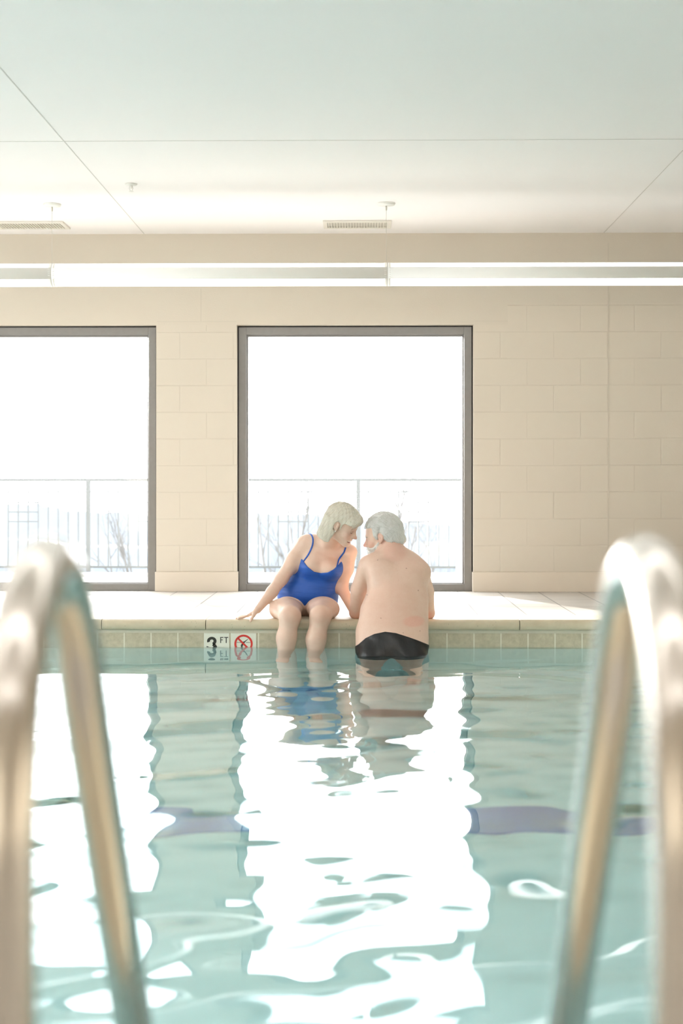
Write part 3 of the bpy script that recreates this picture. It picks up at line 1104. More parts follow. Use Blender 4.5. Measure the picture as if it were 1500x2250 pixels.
def d_ell(P, c, r, R=None):
    q = P - np.asarray(c, float)
    if R is not None: q = q @ np.asarray(R)          # columns of R are the local axes
    r = np.asarray(r, float)
    k0 = np.sqrt(((q / r) ** 2).sum(1)) + 1e-9
    k1 = np.sqrt(((q / r ** 2) ** 2).sum(1)) + 1e-9
    return k0 * (k0 - 1) / k1


def smin(a, b, k):
    if k <= 0: return np.minimum(a, b)
    h = np.maximum(k - np.abs(a - b), 0) / k
    return np.minimum(a, b) - h * h * k * .25


def smax(a, b, k):
    return -smin(-a, -b, k)


class Sdf:
    """list of (op, function, k); op '+' smooth union, '-' smooth subtraction"""
    def __init__(s):
        s.ops = []

    def cap(s, a, b, r1, r2=None, k=.02, op='+'):
        r2 = r1 if r2 is None else r2
        a, b = np.array(a, float), np.array(b, float)
        lo = np.minimum(a - r1, b - r2); hi = np.maximum(a + r1, b + r2)
        s.ops.append((op, lambda P: d_cap(P, a, b, r1, r2), k, lo, hi)); return s

    def ecap(s, a, b, w1, d1, w2, d2, lat, k=.03, op='+', e1=None, e2=None):
        a, b = np.array(a, float), np.array(b, float)
        m1, m2 = max(w1, d1, e1 or 0), max(w2, d2, e2 or 0)
        lo = np.minimum(a - m1, b - m2); hi = np.maximum(a + m1, b + m2)
        s.ops.append((op, lambda P: d_ecap(P, a, b, w1, d1, w2, d2, lat, e1, e2), k, lo, hi)); return s

    def ell(s, c, r, R=None, k=.02, op='+'):
        c = np.array(c, float); m = max(r)
        s.ops.append((op, lambda P: d_ell(P, c, r, R), k, c - m, c + m)); return s

    def add(s, other):
        s.ops += other.ops; return s

    def __call__(s, P):
        d = np.full(len(P), 10.0)
        if len(P) == 0: return d
        plo, phi = P.min(0), P.max(0)
        X, Y, Z = P[:, 0], P[:, 1], P[:, 2]
        for op, f, k, lo, hi in s.ops:                # a part only matters close to its box
            l, h = lo - .05 - k, hi + .05 + k
            if (phi < l).any() or (plo > h).any(): continue
            near = np.flatnonzero((X > l[0]) & (X < h[0]) & (Y > l[1]) & (Y < h[1]) & (Z > l[2]) & (Z < h[2]))
            if len(near) == 0: continue
            v = f(P[near])
            d[near] = smin(d[near], v, k) if op == '+' else smax(d[near], -v, k)
        return d

    def bounds(s):
        lo = np.min([o[3] for o in s.ops if o[0] == '+'], axis=0) - .03
        hi = np.max([o[4] for o in s.ops if o[0] == '+'], axis=0) + .03
        return lo, hi


def surface_nets(fn, lo, hi, h, block=6):
    lo = np.asarray(lo, float); hi = np.asarray(hi, float)
    nb = np.ceil((hi - lo) / (h * block)).astype(int)
    n = nb * block + 1
    F = np.full(n, 1.0, np.float32)
    # coarse pass
    cx = [lo[i] + (np.arange(nb[i]) + .5) * h * block for i in range(3)]
    CC = np.stack(np.meshgrid(*cx, indexing='ij'), -1).reshape(-1, 3)
    dc = np.concatenate([fn(CC[i:i + 200000]) for i in range(0, len(CC), 200000)])
    rad = h * block * .5 * 1.733 * 1.6 + .006
    act = np.abs(dc) < rad
    D = dc.reshape(nb)
    up = np.repeat(np.repeat(np.repeat(D, block, 0), block, 1), block, 2)
    F[:-1, :-1, :-1] = up
    bi = np.argwhere(act.reshape(nb))
    off = np.stack(np.meshgrid(*[np.arange(block + 1)] * 3, indexing='ij'), -1).reshape(-1, 3)
    for i in range(0, len(bi), 120):
        g = (bi[i:i + 120, None, :] * block + off[None]).reshape(-1, 3)
        F[g[:, 0], g[:, 1], g[:, 2]] = fn(lo + g * h)
    ins = F < 0
    c8 = [(0, 0, 0), (1, 0, 0), (0, 1, 0), (1, 1, 0), (0, 0, 1), (1, 0, 1), (0, 1, 1), (1, 1, 1)]
    m = [n[0] - 1, n[1] - 1, n[2] - 1]
    cnt = sum(ins[a:a + m[0], b:b + m[1], c:c + m[2]].astype(np.int8) for a, b, c in c8)
    cells = np.argwhere((cnt > 0) & (cnt < 8))
    ids = np.full(m, -1, np.int32)
    ids[cells[:, 0], cells[:, 1], cells[:, 2]] = np.arange(len(cells))
    vals = [F[cells[:, 0] + a, cells[:, 1] + b, cells[:, 2] + c] for a, b, c in c8]
    acc = np.zeros((len(cells), 3)); num = np.zeros(len(cells))
    for i in range(8):
        for j in range(i + 1, 8):
            if sum(abs(c8[i][t] - c8[j][t]) for t in range(3)) != 1: continue
            va, vb = vals[i], vals[j]
            cr = (va < 0) != (vb < 0)
            t = np.where(cr, va / np.where(va == vb, 1, va - vb), 0)
            pa, pb = np.array(c8[i], float), np.array(c8[j], float)
            acc += np.where(cr[:, None], pa + t[:, None] * (pb - pa), 0); num += cr
    V = lo + (cells + acc / num[:, None]) * h
    quads = []
    for ax in range(3):
        o1, o2 = [(1, 2), (2, 0), (0, 1)][ax]
        sl0 = [slice(1, m[i]) for i in range(3)]; sl0[ax] = slice(0, m[ax])
        sl1 = list(sl0); sl1[ax] = slice(1, m[ax] + 1)
        A, B = ins[tuple(sl0)], ins[tuple(sl1)]
        e = np.argwhere(A != B)
        st = np.array([1, 1, 1]); st[ax] = 0
        e = e + st
        s_in = ins[e[:, 0], e[:, 1], e[:, 2]]
        d1 = np.zeros(3, int); d1[o1] = 1
        d2 = np.zeros(3, int); d2[o2] = 1
        q = [ids[tuple((e - a).T)] for a in (d1 * 0, d1, d1 + d2, d2)]
        Q = np.stack(q, 1)
        Q = np.where(s_in[:, None], Q, Q[:, ::-1])
        quads.append(Q)
    Q = np.vstack(quads)
    Q = Q[(Q >= 0).all(1)]
    return V, Q


def relax(V, Q, it=1, f=.5):
    for _ in range(it):
        S = np.zeros_like(V); c = np.zeros(len(V))
        for i in range(4):
            j = (i + 1) % 4
            np.add.at(S, Q[:, i], V[Q[:, j]]); np.add.at(S, Q[:, j], V[Q[:, i]])
            np.add.at(c, Q[:, i], 1); np.add.at(c, Q[:, j], 1)
        V = V + f * (S / np.maximum(c, 1)[:, None] - V)
    return V


def sdf_object(name, fn, lo, hi, h, mats, parent, it=1, colour=None, f=.5):
    V, Q = surface_nets(fn, lo, hi, h)
    V = relax(V, Q, it, f)
    me = bpy.data.meshes.new(name)
    me.from_pydata(V.tolist(), [], Q.tolist())
    me.update()
    if colour is not None:
        at = me.color_attributes.new('tint', 'FLOAT_COLOR', 'POINT')
        at.data.foreach_set('color', colour(V).astype(np.float32).ravel())
    return link_mesh(name, me, mats, parent, smooth=True)


def tint_fn(base, spots):
    """base colour plus soft coloured spots: (centre, radius, colour, strength)"""
    def f(V):
        Cc = np.tile(np.array([*base, 1.0]), (len(V), 1))
        for c, r, col, st in spots:
            r = np.asarray(r, float)
            if len(np.shape(c)) == 2:
                d = d_cap(V, c[0], c[1], 0, 0) / r
            else:
                d = np.sqrt((((V - np.asarray(c, float)) / r) ** 2).sum(1))
            w = np.clip(1.25 - d, 0, .5) / .5
            w = (w * w * (3 - 2 * w) * st)[:, None]
            Cc[:, :3] = Cc[:, :3] * (1 - w) + np.array(col) * w
        return Cc
    return f


class Hd:
    """head frame: x to the person's left-hand side, y forward, z up"""
    def __init__(s, c, fwd_h, pitch, roll=0.0, k=1.0):
        f = nrm([fwd_h[0], fwd_h[1], 0])
        left = np.cross([0, 0, 1], f)                  # z cross forward = left
        p = math.radians(pitch)
        fw = f * math.cos(p) + np.array([0, 0, -math.sin(p)])
        up = f * math.sin(p) + np.array([0, 0, math.cos(p)])
        r = math.radians(roll)
        lf = left * math.cos(r) + up * math.sin(r)
        up = up * math.cos(r) - left * math.sin(r)
        s.R = np.stack([lf, fw, up], 1); s.c = np.asarray(c, float); s.k = k

    def __call__(s, x, y, z):
        return s.c + s.R @ (np.array([x, y, z], float) * s.k)

    def loc(s, P):
        return (P - s.c) @ s.R / s.k


def build_head(S, H, female):
    k = H.k
    R = H.R
    e = lambda c, r, kk=.02, op='+', RR=None: S.ell(H(*c), [q * k for q in r], R if RR is None else RR, kk * k, op)
    cp = lambda a, b, r1, r2, kk=.012, op='+': S.cap(H(*a), H(*b), r1 * k, r2 * k, kk * k, op)
    e((0, -.010, .045), (.074, .096, .083))
    e((0, .030, .000), (.060, .060, .080), .03)
    cp((-.040, .005, -.045), (-.018, .066, -.080), .022, .017, .03)
    cp((.040, .005, -.045), (.018, .066, -.080), .022, .017, .03)
    cp((0, .03, -.06), (0, .068, -.078), .036, .024, .03)
    e((0, .078, -.087), (.017, .014, .014), .02)                        # chin
    cp((-.028, .078, .020), (.028, .078, .020), .011, .011, .018)       # brow
    for s_ in (-1, 1):
        e((s_ * .033, .093, .004), (.0145, .0125, .0105), .010, '-')       # socket
        e((s_ * .030, .0745, .004), (.0145, .0125, .0125), .006)        # lids
        e((s_ * .040, .062, -.028), (.022, .022, .020), .02)            # cheek
    cp((0, .074, .014), (0, .090, -.026), .0125, .0125, .012)           # nose
    cp((0, .085, .014), (0, .1115, -.024), .0068, .0085, .010)
    e((0, .111, -.028), (.0105, .0115, .009), .008)
    for s_ in (-1, 1): e((s_ * .0115, .099, -.031), (.0075, .010, .0075), .008)
    e((0, .078, -.058), (.026, .020, .020), .02)                        # muzzle
    if female:
        for s_ in (-1, 1):
            cp((s_ * .027, .073, -.0525), (s_ * .013, .0875, -.0565), .0036, .0044, .004); cp((s_ * .013, .0875, -.0565), (0, .0945, -.0565), .0044, .0046, .004)
            cp((s_ * .028, .072, -.0530), (s_ * .015, .0840, -.0715), .0034, .0048, .004); cp((s_ * .015, .0840, -.0715), (0, .0895, -.0765), .0048, .0054, .004)
        e((0, .083, -.0640), (.0300, .0260, .0088), .002, '-')
        for s_ in (-1, 1): e((s_ * .030, .068, -.045), (.012, .012, .016), .012)     # folds of the smile
    else:
        cp((-.022, .086, -.060), (0, .096, -.060), .0042, .0048, .006); cp((.022, .086, -.060), (0, .096, -.060), .0042, .0048, .006)
        cp((-.018, .085, -.068), (0, .094, -.069), .0048, .0056, .006); cp((.018, .085, -.068), (0, .094, -.069), .0048, .0056, .006)
    for s_ in (-1, 1):                                                  # ears
        tl = math.radians(14)
        ex = np.array([1, -.22 * -s_, 0]); ex = nrm([1, s_ * .25, 0]); ez = nrm([0, -math.sin(tl), math.cos(tl)]); ey = nrm(np.cross(ez, ex)); ez = np.cross(ex, ey)
        RE = R @ np.stack([ex, ey, ez], 1)
        e((s_ * .078, -.010, .004), (.0065, .0185, .031), .006, '+', RE)
        e((s_ * .0850, -.006, .008), (.0070, .0110, .020), .003, '-', RE)
        e((s_ * .078, -.001, .000), (.006, .005, .008), .004)           # tragus
        e((s_ * .0775, .000, -.024), (.0055, .008, .009), .005)         # lobe
    return S


def build_hand(S, wrist, fdir, ndir, tdir, k=1.0, curl=(8, 18, 18), spread=9, thumb=(50, 12), rw=.021, splay_off=0, tdrop=0.0, tlen=1.0):
    """palm and five fingers. fdir: direction of the fingers, ndir: back of the hand, tdir: side of the thumb"""
    f = nrm(fdir); nn = np.asarray(ndir, float); nn = nrm(nn - f * (nn @ f))
    t = np.asarray(tdir, float); t = nrm(t - f * (t @ f) - nn * (t @ nn))
    w = np.asarray(wrist, float)
    S.ecap(w + f * .004, w + f * .030 * k, rw, rw * .74, .031 * k, .014 * k, t, .012)
    S.ecap(w + f * .028 * k, w + f * .078 * k, .032 * k, .0145 * k, .037 * k, .0115 * k, t, .012)
    info = [(.028, .078, .071, .0086), (.0095, .082, .079, .0088), (-.0095, .080, .073, .0084), (-.028, .073, .057, .0076)]
    tips = []
    for i, (lat, base, ln, r) in enumerate(info):
        a = math.radians((1.5 - i) * spread + splay_off)
        d0 = f * math.cos(a) + t * math.sin(a)
        p = w + f * base * k + t * lat * k
        d = d0
        ax = nrm(np.cross(nn, d0))
        S.cap(p - d0 * .02 * k, p, r * k * 1.05, r * k * 1.1, .006)
        cur = 0
        for j, (fr, cl) in enumerate(zip((.46, .30, .24), curl)):
            cur += math.radians(cl)
            d = d0 * math.cos(cur) - nn * math.sin(cur)
            q = p + d * ln * fr * k
            S.cap(p, q, r * k * (1 - .09 * j), r * k * (1 - .09 * (j + 1)), .0035)
            p = q
        tips.append((p, d))
    b = w + f * .020 * k + t * .022 * k
    a = math.radians(thumb[0])
    d0 = nrm(f * math.cos(a) + t * math.sin(a) - nn * (.25 + tdrop))
    q = b + d0 * .040 * k * tlen
    S.cap(b, q, .0155 * k, .0115 * k, .012)
    a2 = math.radians(thumb[0] - thumb[1])
    d1 = nrm(f * math.cos(a2) + t * math.sin(a2) - nn * (.25 + tdrop * 1.5))
    q2 = q + d1 * .030 * k * tlen
    S.cap(q, q2, .0108 * k, .0095 * k, .005)
    q3 = q2 + nrm(d1 - nn * .08) * .023 * k * tlen
    S.cap(q2, q3, .0095 * k, .0078 * k, .004)
    tips.append((q3, d1))
    return tips


def build_foot(S, ankle, fwd, k=1.0):
    a = np.asarray(ankle, float); f = nrm(fwd)
    up = np.array([0, 0, 1.0]); lat = nrm(np.cross(f, up))
    up = np.cross(lat, f)
    S.ell(a - f * .03 * k - up * .045 * k, [.032 * k] * 3, None, .03)
    S.ecap(a - up * .03 * k, a + f * .10 * k - up * .058 * k, .032 * k, .034 * k, .042 * k, .020 * k, lat, .03)
    for i in range(5):
        o = (i - 2) * .0165 * k
        ln = (.060, .058, .052, .045, .036)[i] * k
        r = (.0125, .0088, .0082, .0078, .0072)[i] * k
        b = a + f * .115 * k + lat * o - up * .062 * k
        S.cap(b, b + f * ln, r * 1.1, r, .006)


def skin_material(name):
    m, nt, b = new_mat(name)
    at = nt.nodes.new('ShaderNodeVertexColor'); at.layer_name = 'tint'
    tc = nt.nodes.new('ShaderNodeTexCoord')
    n = nt.nodes.new('ShaderNodeTexNoise'); n.inputs['Scale'].default_value = 28; n.inputs['Detail'].default_value = 6; n.inputs['Roughness'].default_value = .7
    nt.links.new(tc.outputs['Object'], n.inputs['Vector'])
    mot = nt.nodes.new('ShaderNodeMapRange'); mot.inputs[1].default_value = .3; mot.inputs[2].default_value = .75
    nt.links.new(n.outputs['Fac'], mot.inputs[0])
    darker = nt.nodes.new('ShaderNodeMix'); darker.data_type = 'RGBA'; darker.blend_type = 'MULTIPLY'
    darker.inputs['B'].default_value = (.90, .74, .66, 1)
    nt.links.new(math_node(nt, 'MULTIPLY', mot.outputs[0], .42), darker.inputs['Factor'])
    nt.links.new(at.outputs['Color'], darker.inputs['A'])
    v = nt.nodes.new('ShaderNodeTexVoronoi'); v.inputs['Scale'].default_value = 42
    nt.links.new(tc.outputs['Object'], v.inputs['Vector'])
    n2 = nt.nodes.new('ShaderNodeTexNoise'); n2.inputs['Scale'].default_value = 11
    nt.links.new(tc.outputs['Object'], n2.inputs['Vector'])
    fr = math_node(nt, 'MULTIPLY', math_node(nt, 'LESS_THAN', v.outputs['Distance'], .085), math_node(nt, 'GREATER_THAN', n2.outputs['Fac'], .53))
    mole = nt.nodes.new('ShaderNodeMix'); mole.data_type = 'RGBA'; mole.blend_type = 'MULTIPLY'
    mole.inputs['B'].default_value = (.62, .44, .36, 1)
    nt.links.new(math_node(nt, 'MULTIPLY', fr, .35), mole.inputs['Factor']); nt.links.new(darker.outputs['Result'], mole.inputs['A'])
    nt.links.new(mole.outputs['Result'], b.inputs['Base Color'])
    b.inputs['Roughness'].default_value = .46
    b.inputs['Subsurface Weight'].default_value = .02
    b.inputs['Subsurface Radius'].default_value = (1.0, .35, .2)
    b.inputs['Subsurface Scale'].default_value = .012
    n3 = nt.nodes.new('ShaderNodeTexNoise'); n3.inputs['Scale'].default_value = 160; n3.inputs['Detail'].default_value = 3
    nt.links.new(tc.outputs['Object'], n3.inputs['Vector'])
    bp = nt.nodes.new('ShaderNodeBump'); bp.inputs['Strength'].default_value = .12; bp.inputs['Distance'].default_value = .002
    nt.links.new(n3.outputs['Fac'], bp.inputs['Height']); nt.links.new(bp.outputs['Normal'], b.inputs['Normal'])
    return m


def hair_material(name, c0, c1):
    m, nt, b = new_mat(name)
    at = nt.nodes.new('ShaderNodeVertexColor'); at.layer_name = 'tint'
    s = nt.nodes.new('ShaderNodeSeparateColor'); nt.links.new(at.outputs['Color'], s.inputs[0])
    nt.links.new(mix_col(nt, s.outputs[0], c0, c1), b.inputs['Base Color'])
    b.inputs['Roughness'].default_value = .42
    b.inputs['Specular IOR Level'].default_value = .6
    return m


def strands(paths, r, rs, r_end=.35, n=3):
    """tapered strands as one vertex/quad list with a random tint each"""
    V, Q, T = [], [], []
    for pts in paths:
        pts = np.asarray(pts, float)
        m_ = len(pts)
        t = np.gradient(pts, axis=0)
        t /= np.linalg.norm(t, axis=1)[:, None] + 1e-9
        u = np.cross(t, [0.31, 0.87, 0.2]); u /= np.linalg.norm(u, axis=1)[:, None] + 1e-9
        w = np.cross(t, u)
        tone = rs.rand()
        rr = r * (1 - (1 - r_end) * np.linspace(0, 1, m_) ** 2) * rs.uniform(.7, 1.3)
        b = len(V)
        for i in range(m_):
            for k in range(n):
                a = 2 * math.pi * k / n
                V.append(pts[i] + (u[i] * math.cos(a) + w[i] * math.sin(a)) * rr[i]); T.append(tone)
        for i in range(m_ - 1):
            for k in range(n):
                Q.append((b + i * n + k, b + i * n + (k + 1) % n, b + (i + 1) * n + (k + 1) % n, b + (i + 1) * n + k))
    return V, Q, T


def hair_object(fn, lo, hi, h, paths, r, rs, mat, parent, name='hair', tone_base=.35):  # default base tone darker than most strands, painted depth between them
    V, Q = surface_nets(fn, lo, hi, h)
    V = relax(V, Q, 1)
    sV, sQ, sT = strands(paths, r, rs)
    n0 = len(V)
    allV = V.tolist() + [list(v) for v in sV]
    allQ = Q.tolist() + [tuple(n0 + i for i in q) for q in sQ]
    T = np.concatenate([np.full(n0, tone_base), np.array(sT)])
    me = bpy.data.meshes.new(name)
    me.from_pydata(allV, [], allQ); me.update()
    at = me.color_attributes.new('tint', 'FLOAT_COLOR', 'POINT')
    at.data.foreach_set('color', np.stack([T, T, T, np.ones_like(T)], 1).astype(np.float32).ravel())
    return link_mesh(name, me, mat, parent, smooth=True)


def comb(fn, V, Q, H, flow, rs, count, steps, step, lift, taper=None, skip=None):
    """strands seeded all over a hair volume and combed along a direction field, kept close to its surface"""
    seeds = V[rs.choice(len(V), count)] + rs.randn(count, 3) * .001
    P = seeds.copy()
    lv = rs.uniform(lift[0], lift[1], count)
    wob = rs.randn(count, 3) * .18
    out = []
    E = np.eye(3) * .002
    for j in range(steps):
        for _ in range(2):
            d = fn(P)
            g = np.stack([fn(P + e_) - fn(P - e_) for e_ in E], 1)
            g /= np.linalg.norm(g, axis=1)[:, None] + 1e-9
            P = P - g * (d - lv)[:, None] * .8
        out.append(P.copy())
        L = H.loc(P)
        D = flow(L, j) @ H.R.T
        D = D / (np.linalg.norm(D, axis=1)[:, None] + 1e-9) + wob
        D = D - g * (D * g).sum(1)[:, None]
        D /= np.linalg.norm(D, axis=1)[:, None] + 1e-9
        P = P + D * step
    O = np.stack(out, 1)
    O = O[:, 1:] if steps > 5 else O
    keep = np.ones(count, bool)
    # drop strands that jump
    seg = np.linalg.norm(np.diff(O, axis=1), axis=2)
    keep &= (seg < step * 2.2).all(1)
    if skip is not None:
        keep &= ~skip(O.reshape(-1, 3)).reshape(O.shape[:2]).any(1)
    return [o for o in O[keep]]
M['skin_w'] = skin_material('fair_skin')
M['skin_m'] = skin_material('fair_skin_rosy')
M['hair_w'] = hair_material('blonde_white_hair', (0.84, 0.77, 0.64), (0.98, 0.94, 0.85))
M['hair_m'] = hair_material('silver_hair', (0.74, 0.72, 0.68), (0.97, 0.96, 0.93))
M['teeth'] = simple('tooth_enamel', (0.85, 0.82, 0.74), .25)
M['lash'] = simple('brown_lashes', (0.16, 0.10, 0.07), .6)
M['pearl'] = simple('pearl', (0.88, 0.86, 0.80), .18)


def fabric(name, col, rough, fold=.5, scale=14, stretch=(1, 1, 6)):
    m, nt, b = new_mat(name)
    b.inputs['Base Color'].default_value = (*col, 1); b.inputs['Roughness'].default_value = rough
    tc = nt.nodes.new('ShaderNodeTexCoord')
    mp = nt.nodes.new('ShaderNodeMapping'); mp.inputs['Scale'].default_value = stretch
    nt.links.new(tc.outputs['Object'], mp.inputs[0])
    n = nt.nodes.new('ShaderNodeTexNoise'); n.inputs['Scale'].default_value = scale; n.inputs['Detail'].default_value = 3; n.inputs['Distortion'].default_value = .6
    nt.links.new(mp.outputs[0], n.inputs['Vector'])
    bp = nt.nodes.new('ShaderNodeBump'); bp.inputs['Strength'].default_value = fold; bp.inputs['Distance'].default_value = .006
    nt.links.new(n.outputs['Fac'], bp.inputs['Height']); nt.links.new(bp.outputs['Normal'], b.inputs['Normal'])
    return m


M['suit'] = fabric('royal_blue_swim_fabric', (0.010, 0.085, 0.42), .48, .9, 7, (1, 1, 6))
M['trunks'] = fabric('wet_black_fabric', (0.003, 0.003, 0.004), .42, .7, 9, (2.2, 1, 1))


def woman():
    A = lambda px, py, Y: np.array(W(px, py, Y))
    root = empty('person', (W(672, 1340, 8.80).x, 8.80, 0.002),
                 'smiling woman with white blonde bob and royal blue swimsuit seated on the pool edge', 'person')
    H = Hd(A(750, 1155, 8.57), (.965, -.26), 27, 4, .98)
    latS = nrm([.965, -.10, -.20]); latP = nrm([1, 0, -.03])
    pel0, pel, waist = A(674, 1334, 8.87), A(676, 1308, 8.87), A(689, 1280, 8.86)
    ribs, chest, top = A(697, 1259, 8.83), A(706, 1234, 8.80), A(717, 1203, 8.79)
    T = Sdf()                                        # trunk only: the swimsuit follows it
    T.ecap(pel0, pel, .172, .105, .180, .118, latP, .03, e1=.055)
    T.ecap(pel, waist, .176, .118, .136, .105, latP, .06)
    T.ecap(waist, ribs, .136, .104, .136, .098, latS, .05)
    T.ecap(ribs, chest, .138, .098, .142, .096, latS, .05)
    T.ecap(chest, top, .140, .092, .122, .062, latS, .06)
    T.ell(A(684, 1300, 8.79), [.115, .060, .062], None, .06)           # belly
    T.ell(A(684, 1246, 8.745), [.066, .062, .060], None, .035)         # bust
    T.ell(A(727, 1250, 8.725), [.064, .062, .060], None, .030)
    T.cap(A(703, 1240, 8.66), A(705, 1266, 8.66), .004, .004, .035, '-')   # cleavage
    B = Sdf(); B.add(T)
    # shoulders and neck
    sl, sr = A(677, 1192, 8.79), A(763, 1213, 8.75)
    B.cap(sl, A(712, 1197, 8.80), .047, .050, .05)
    B.cap(sr, A(728, 1203, 8.78), .044, .048, .05)
    B.cap(A(722, 1199, 8.79), H(0, -.030, -.030), .056, .050, .045)
    # clavicles
    B.cap(A(716, 1212, 8.735), A(684, 1199, 8.745), .009, .008, .03)
    B.cap(A(726, 1215, 8.725), A(755, 1214, 8.715), .009, .008, .03)
    # arm propped on the deck
    el, wr = A(618, 1272, 8.74), A(566, 1339, 8.63)
    B.cap(A(668, 1196, 8.79), A(646, 1231, 8.77), .050, .049, .03)
    B.cap(A(646, 1231, 8.77), el, .048, .039, .03)
    B.cap(el, A(597, 1301, 8.70), .039, .035, .02)
    B.cap(A(597, 1301, 8.70), wr, .034, .023, .02)
    build_hand(B, wr + np.array([.002, 0, -.002]), [-.82, -.16, -.42], [-.28, -.05, .95], [-.25, -.97, 0], .92, (-9, -6, 4), 9, (46, 6), .021, 4, .10, 1.02)
    # other arm, hanging behind the man's forearm
    el2, wr2 = A(750, 1290, 8.80), A(775, 1342, 8.80)
    B.cap(A(768, 1213, 8.76), A(760, 1250, 8.78), .046, .043, .03)
    B.cap(A(760, 1250, 8.78), el2, .042, .038, .03)
    B.cap(el2, wr2, .038, .024, .02)
    build_hand(B, wr2, [.55, .12, -.30], [.2, -.3, .9], [-.1, .95, .2], .90, (14, 22, 16), 6, (40, 10), .020)
    # thighs, knees, shins and feet
    for s_, hip, mid, knee, calf, ank, kk in (
            (-1, A(640, 1333, 8.88), A(627, 1339, 8.66), A(637, 1352, 8.46), A(629, 1402, 8.45), None, 0),
            (1, A(704, 1333, 8.88), A(710, 1338, 8.66), A(704, 1351, 8.46), A(694, 1404, 8.45), None, 0)):
        lat = np.array([1, 0, 0])
        B.ecap(hip, mid, .090, .060, .094, .064, lat, .03)
        B.ecap(mid, knee, .092, .066, .062, .058, lat, .03)
        B.ell(knee + np.array([0, -.012, -.010]), [.050, .046, .058], None, .03)     # knee cap
        B.cap(knee + np.array([0, .012, -.012]), calf, .056, .056, .03)
        ank = np.array([calf[0] - .012, 8.42, -.47])
        B.cap(calf + np.array([0, .012, 0]), ank, .056, .034, .03)
        build_foot(B, ank, [s_ * .12, -.90, -.40], .92)
    nB = len(B.ops)
    build_head(B, H, True)
    lo, hi = B.bounds()
    red = (.66, .33, .25)
    base = (.72, .525, .42)
    spots = [(H(s_ * .04, .07, -.03), .028 , (.74, .42, .34), .32) for s_ in (-1, 1)]
    spots += [(H(0, .112, -.028), .016, (.70, .38, .31), .5), (H(.031, .085, .006), .016, (.50, .32, .25), .45), (H(-.031, .085, .006), .016, (.50, .32, .25), .45)]
    spots += [*[(np.array([H(q * .026, .074, -.0525), H(0, .0955, -.0565)]), .0058, (.66, .24, .22), .85) for q in (-1, 1)], *[(np.array([H(q * .024, .076, -.0610), H(0, .0925, -.0780)]), .0062, (.66, .24, .22), .85) for q in (-1, 1)],
              (H(0, .075, -.0645), .012, (.45, .18, .16), .6)]
    spots += [(A(640, 1352, 8.40), .05, (.66, .40, .30), .45), (A(703, 1352, 8.40), .05, (.66, .40, .30), .45), (el2, .07, (.66, .40, .32), .4), (A(722, 1225, 8.70), .08, (.68, .44, .34), .45)]
    # lips and eyes last
    body = sdf_object('body', B, lo, hi, .0034, M['skin_w'], root, 1, tint_fn(base, spots), .4)
    tag(body, 'fair freckled skin')
    # swimsuit
    Yc = 8.70
    neck = [A(650, 1216, Yc), A(664, 1230, Yc), A(676, 1245, Yc), A(690, 1256, Yc), A(704, 1259, Yc), A(720, 1257, Yc), A(733, 1250, Yc), A(744, 1240, Yc), A(754, 1228, Yc)]
    nx_ = np.array([p[0] for p in neck]); nz_ = np.array([p[2] for p in neck])

    def suit_region(P):
        zt_ = np.interp(P[:, 0], nx_, nz_)
        top_ = (P[:, 2] - zt_) * .8
        bx = np.maximum(P[:, 0] - A(750, 1240, Yc)[0], A(655, 1240, Yc)[0] - P[:, 0]) if False else np.full(len(P), -1.0)
        # leg line: V towards the crotch
        xc = A(672, 1335, 8.78)[0]
        zl = .040 + np.abs(P[:, 0] - xc) * .16 - (P[:, 1] - 8.80) * .3
        low = zl - P[:, 2]
        return smax(smax(top_, low, .004), bx, .0)

    def suit(P):
        t_ = T(P)
        return smax(np.maximum(t_ - .0058, -(t_ + .006)), suit_region(P), .003)

    tl, th = T.bounds()
    st = sdf_object('swimsuit', suit, tl, th, .0034, M['suit'], root, 2)
    # straps: ribbons lying on the skin, front to back over the shoulders
    def on_skin(p, n_it=14):
        p = np.array(p, float)
        for _ in range(n_it):
            d = B(p[None])[0]
            g = np.array([B((p + e_)[None])[0] - B((p - e_)[None])[0] for e_ in np.eye(3) * .004]); g = nrm(g)
            p = p - g * (d - .0015)
        return p
    for pts in ([(663, 1234, 8.70), (672, 1221, 8.70), (681, 1208, 8.71), (687, 1195, 8.73), (687, 1183, 8.75), (682, 1173, 8.78), (678, 1170, 8.82), (680, 1176, 8.87), (688, 1200, 8.91), (692, 1230, 8.92)],
                [(744, 1243, 8.66), (749, 1229, 8.67), (754, 1215, 8.68), (758, 1205, 8.70), (760, 1199, 8.73), (758, 1196, 8.77), (750, 1205, 8.84), (742, 1230, 8.88)]):
        P_ = [on_skin(A(*q)) for q in pts]
        S_ = Sdf()
        cc = catmull(P_, 4)
        for a, b in zip(cc[:-1], cc[1:]): S_.cap(a, b, .0052, .0052, .0)
        def strap(Q_, S_=S_): return smax(S_(Q_), np.maximum(B(Q_) - .0038, -(B(Q_) + .004)), .001)
        lo_, hi_ = S_.bounds()
        sdf_object('shoulder_strap', strap, lo_, hi_, .0020, M['suit'], st, 1)
    # teeth, lash line, brow, earring
    S_ = Sdf(); S_.ell(H(0, .0695, -.0625), [.0276, .0236, .0078], H.R)
    sdf_object('teeth', S_, *S_.bounds(), .0013, M['teeth'], root)
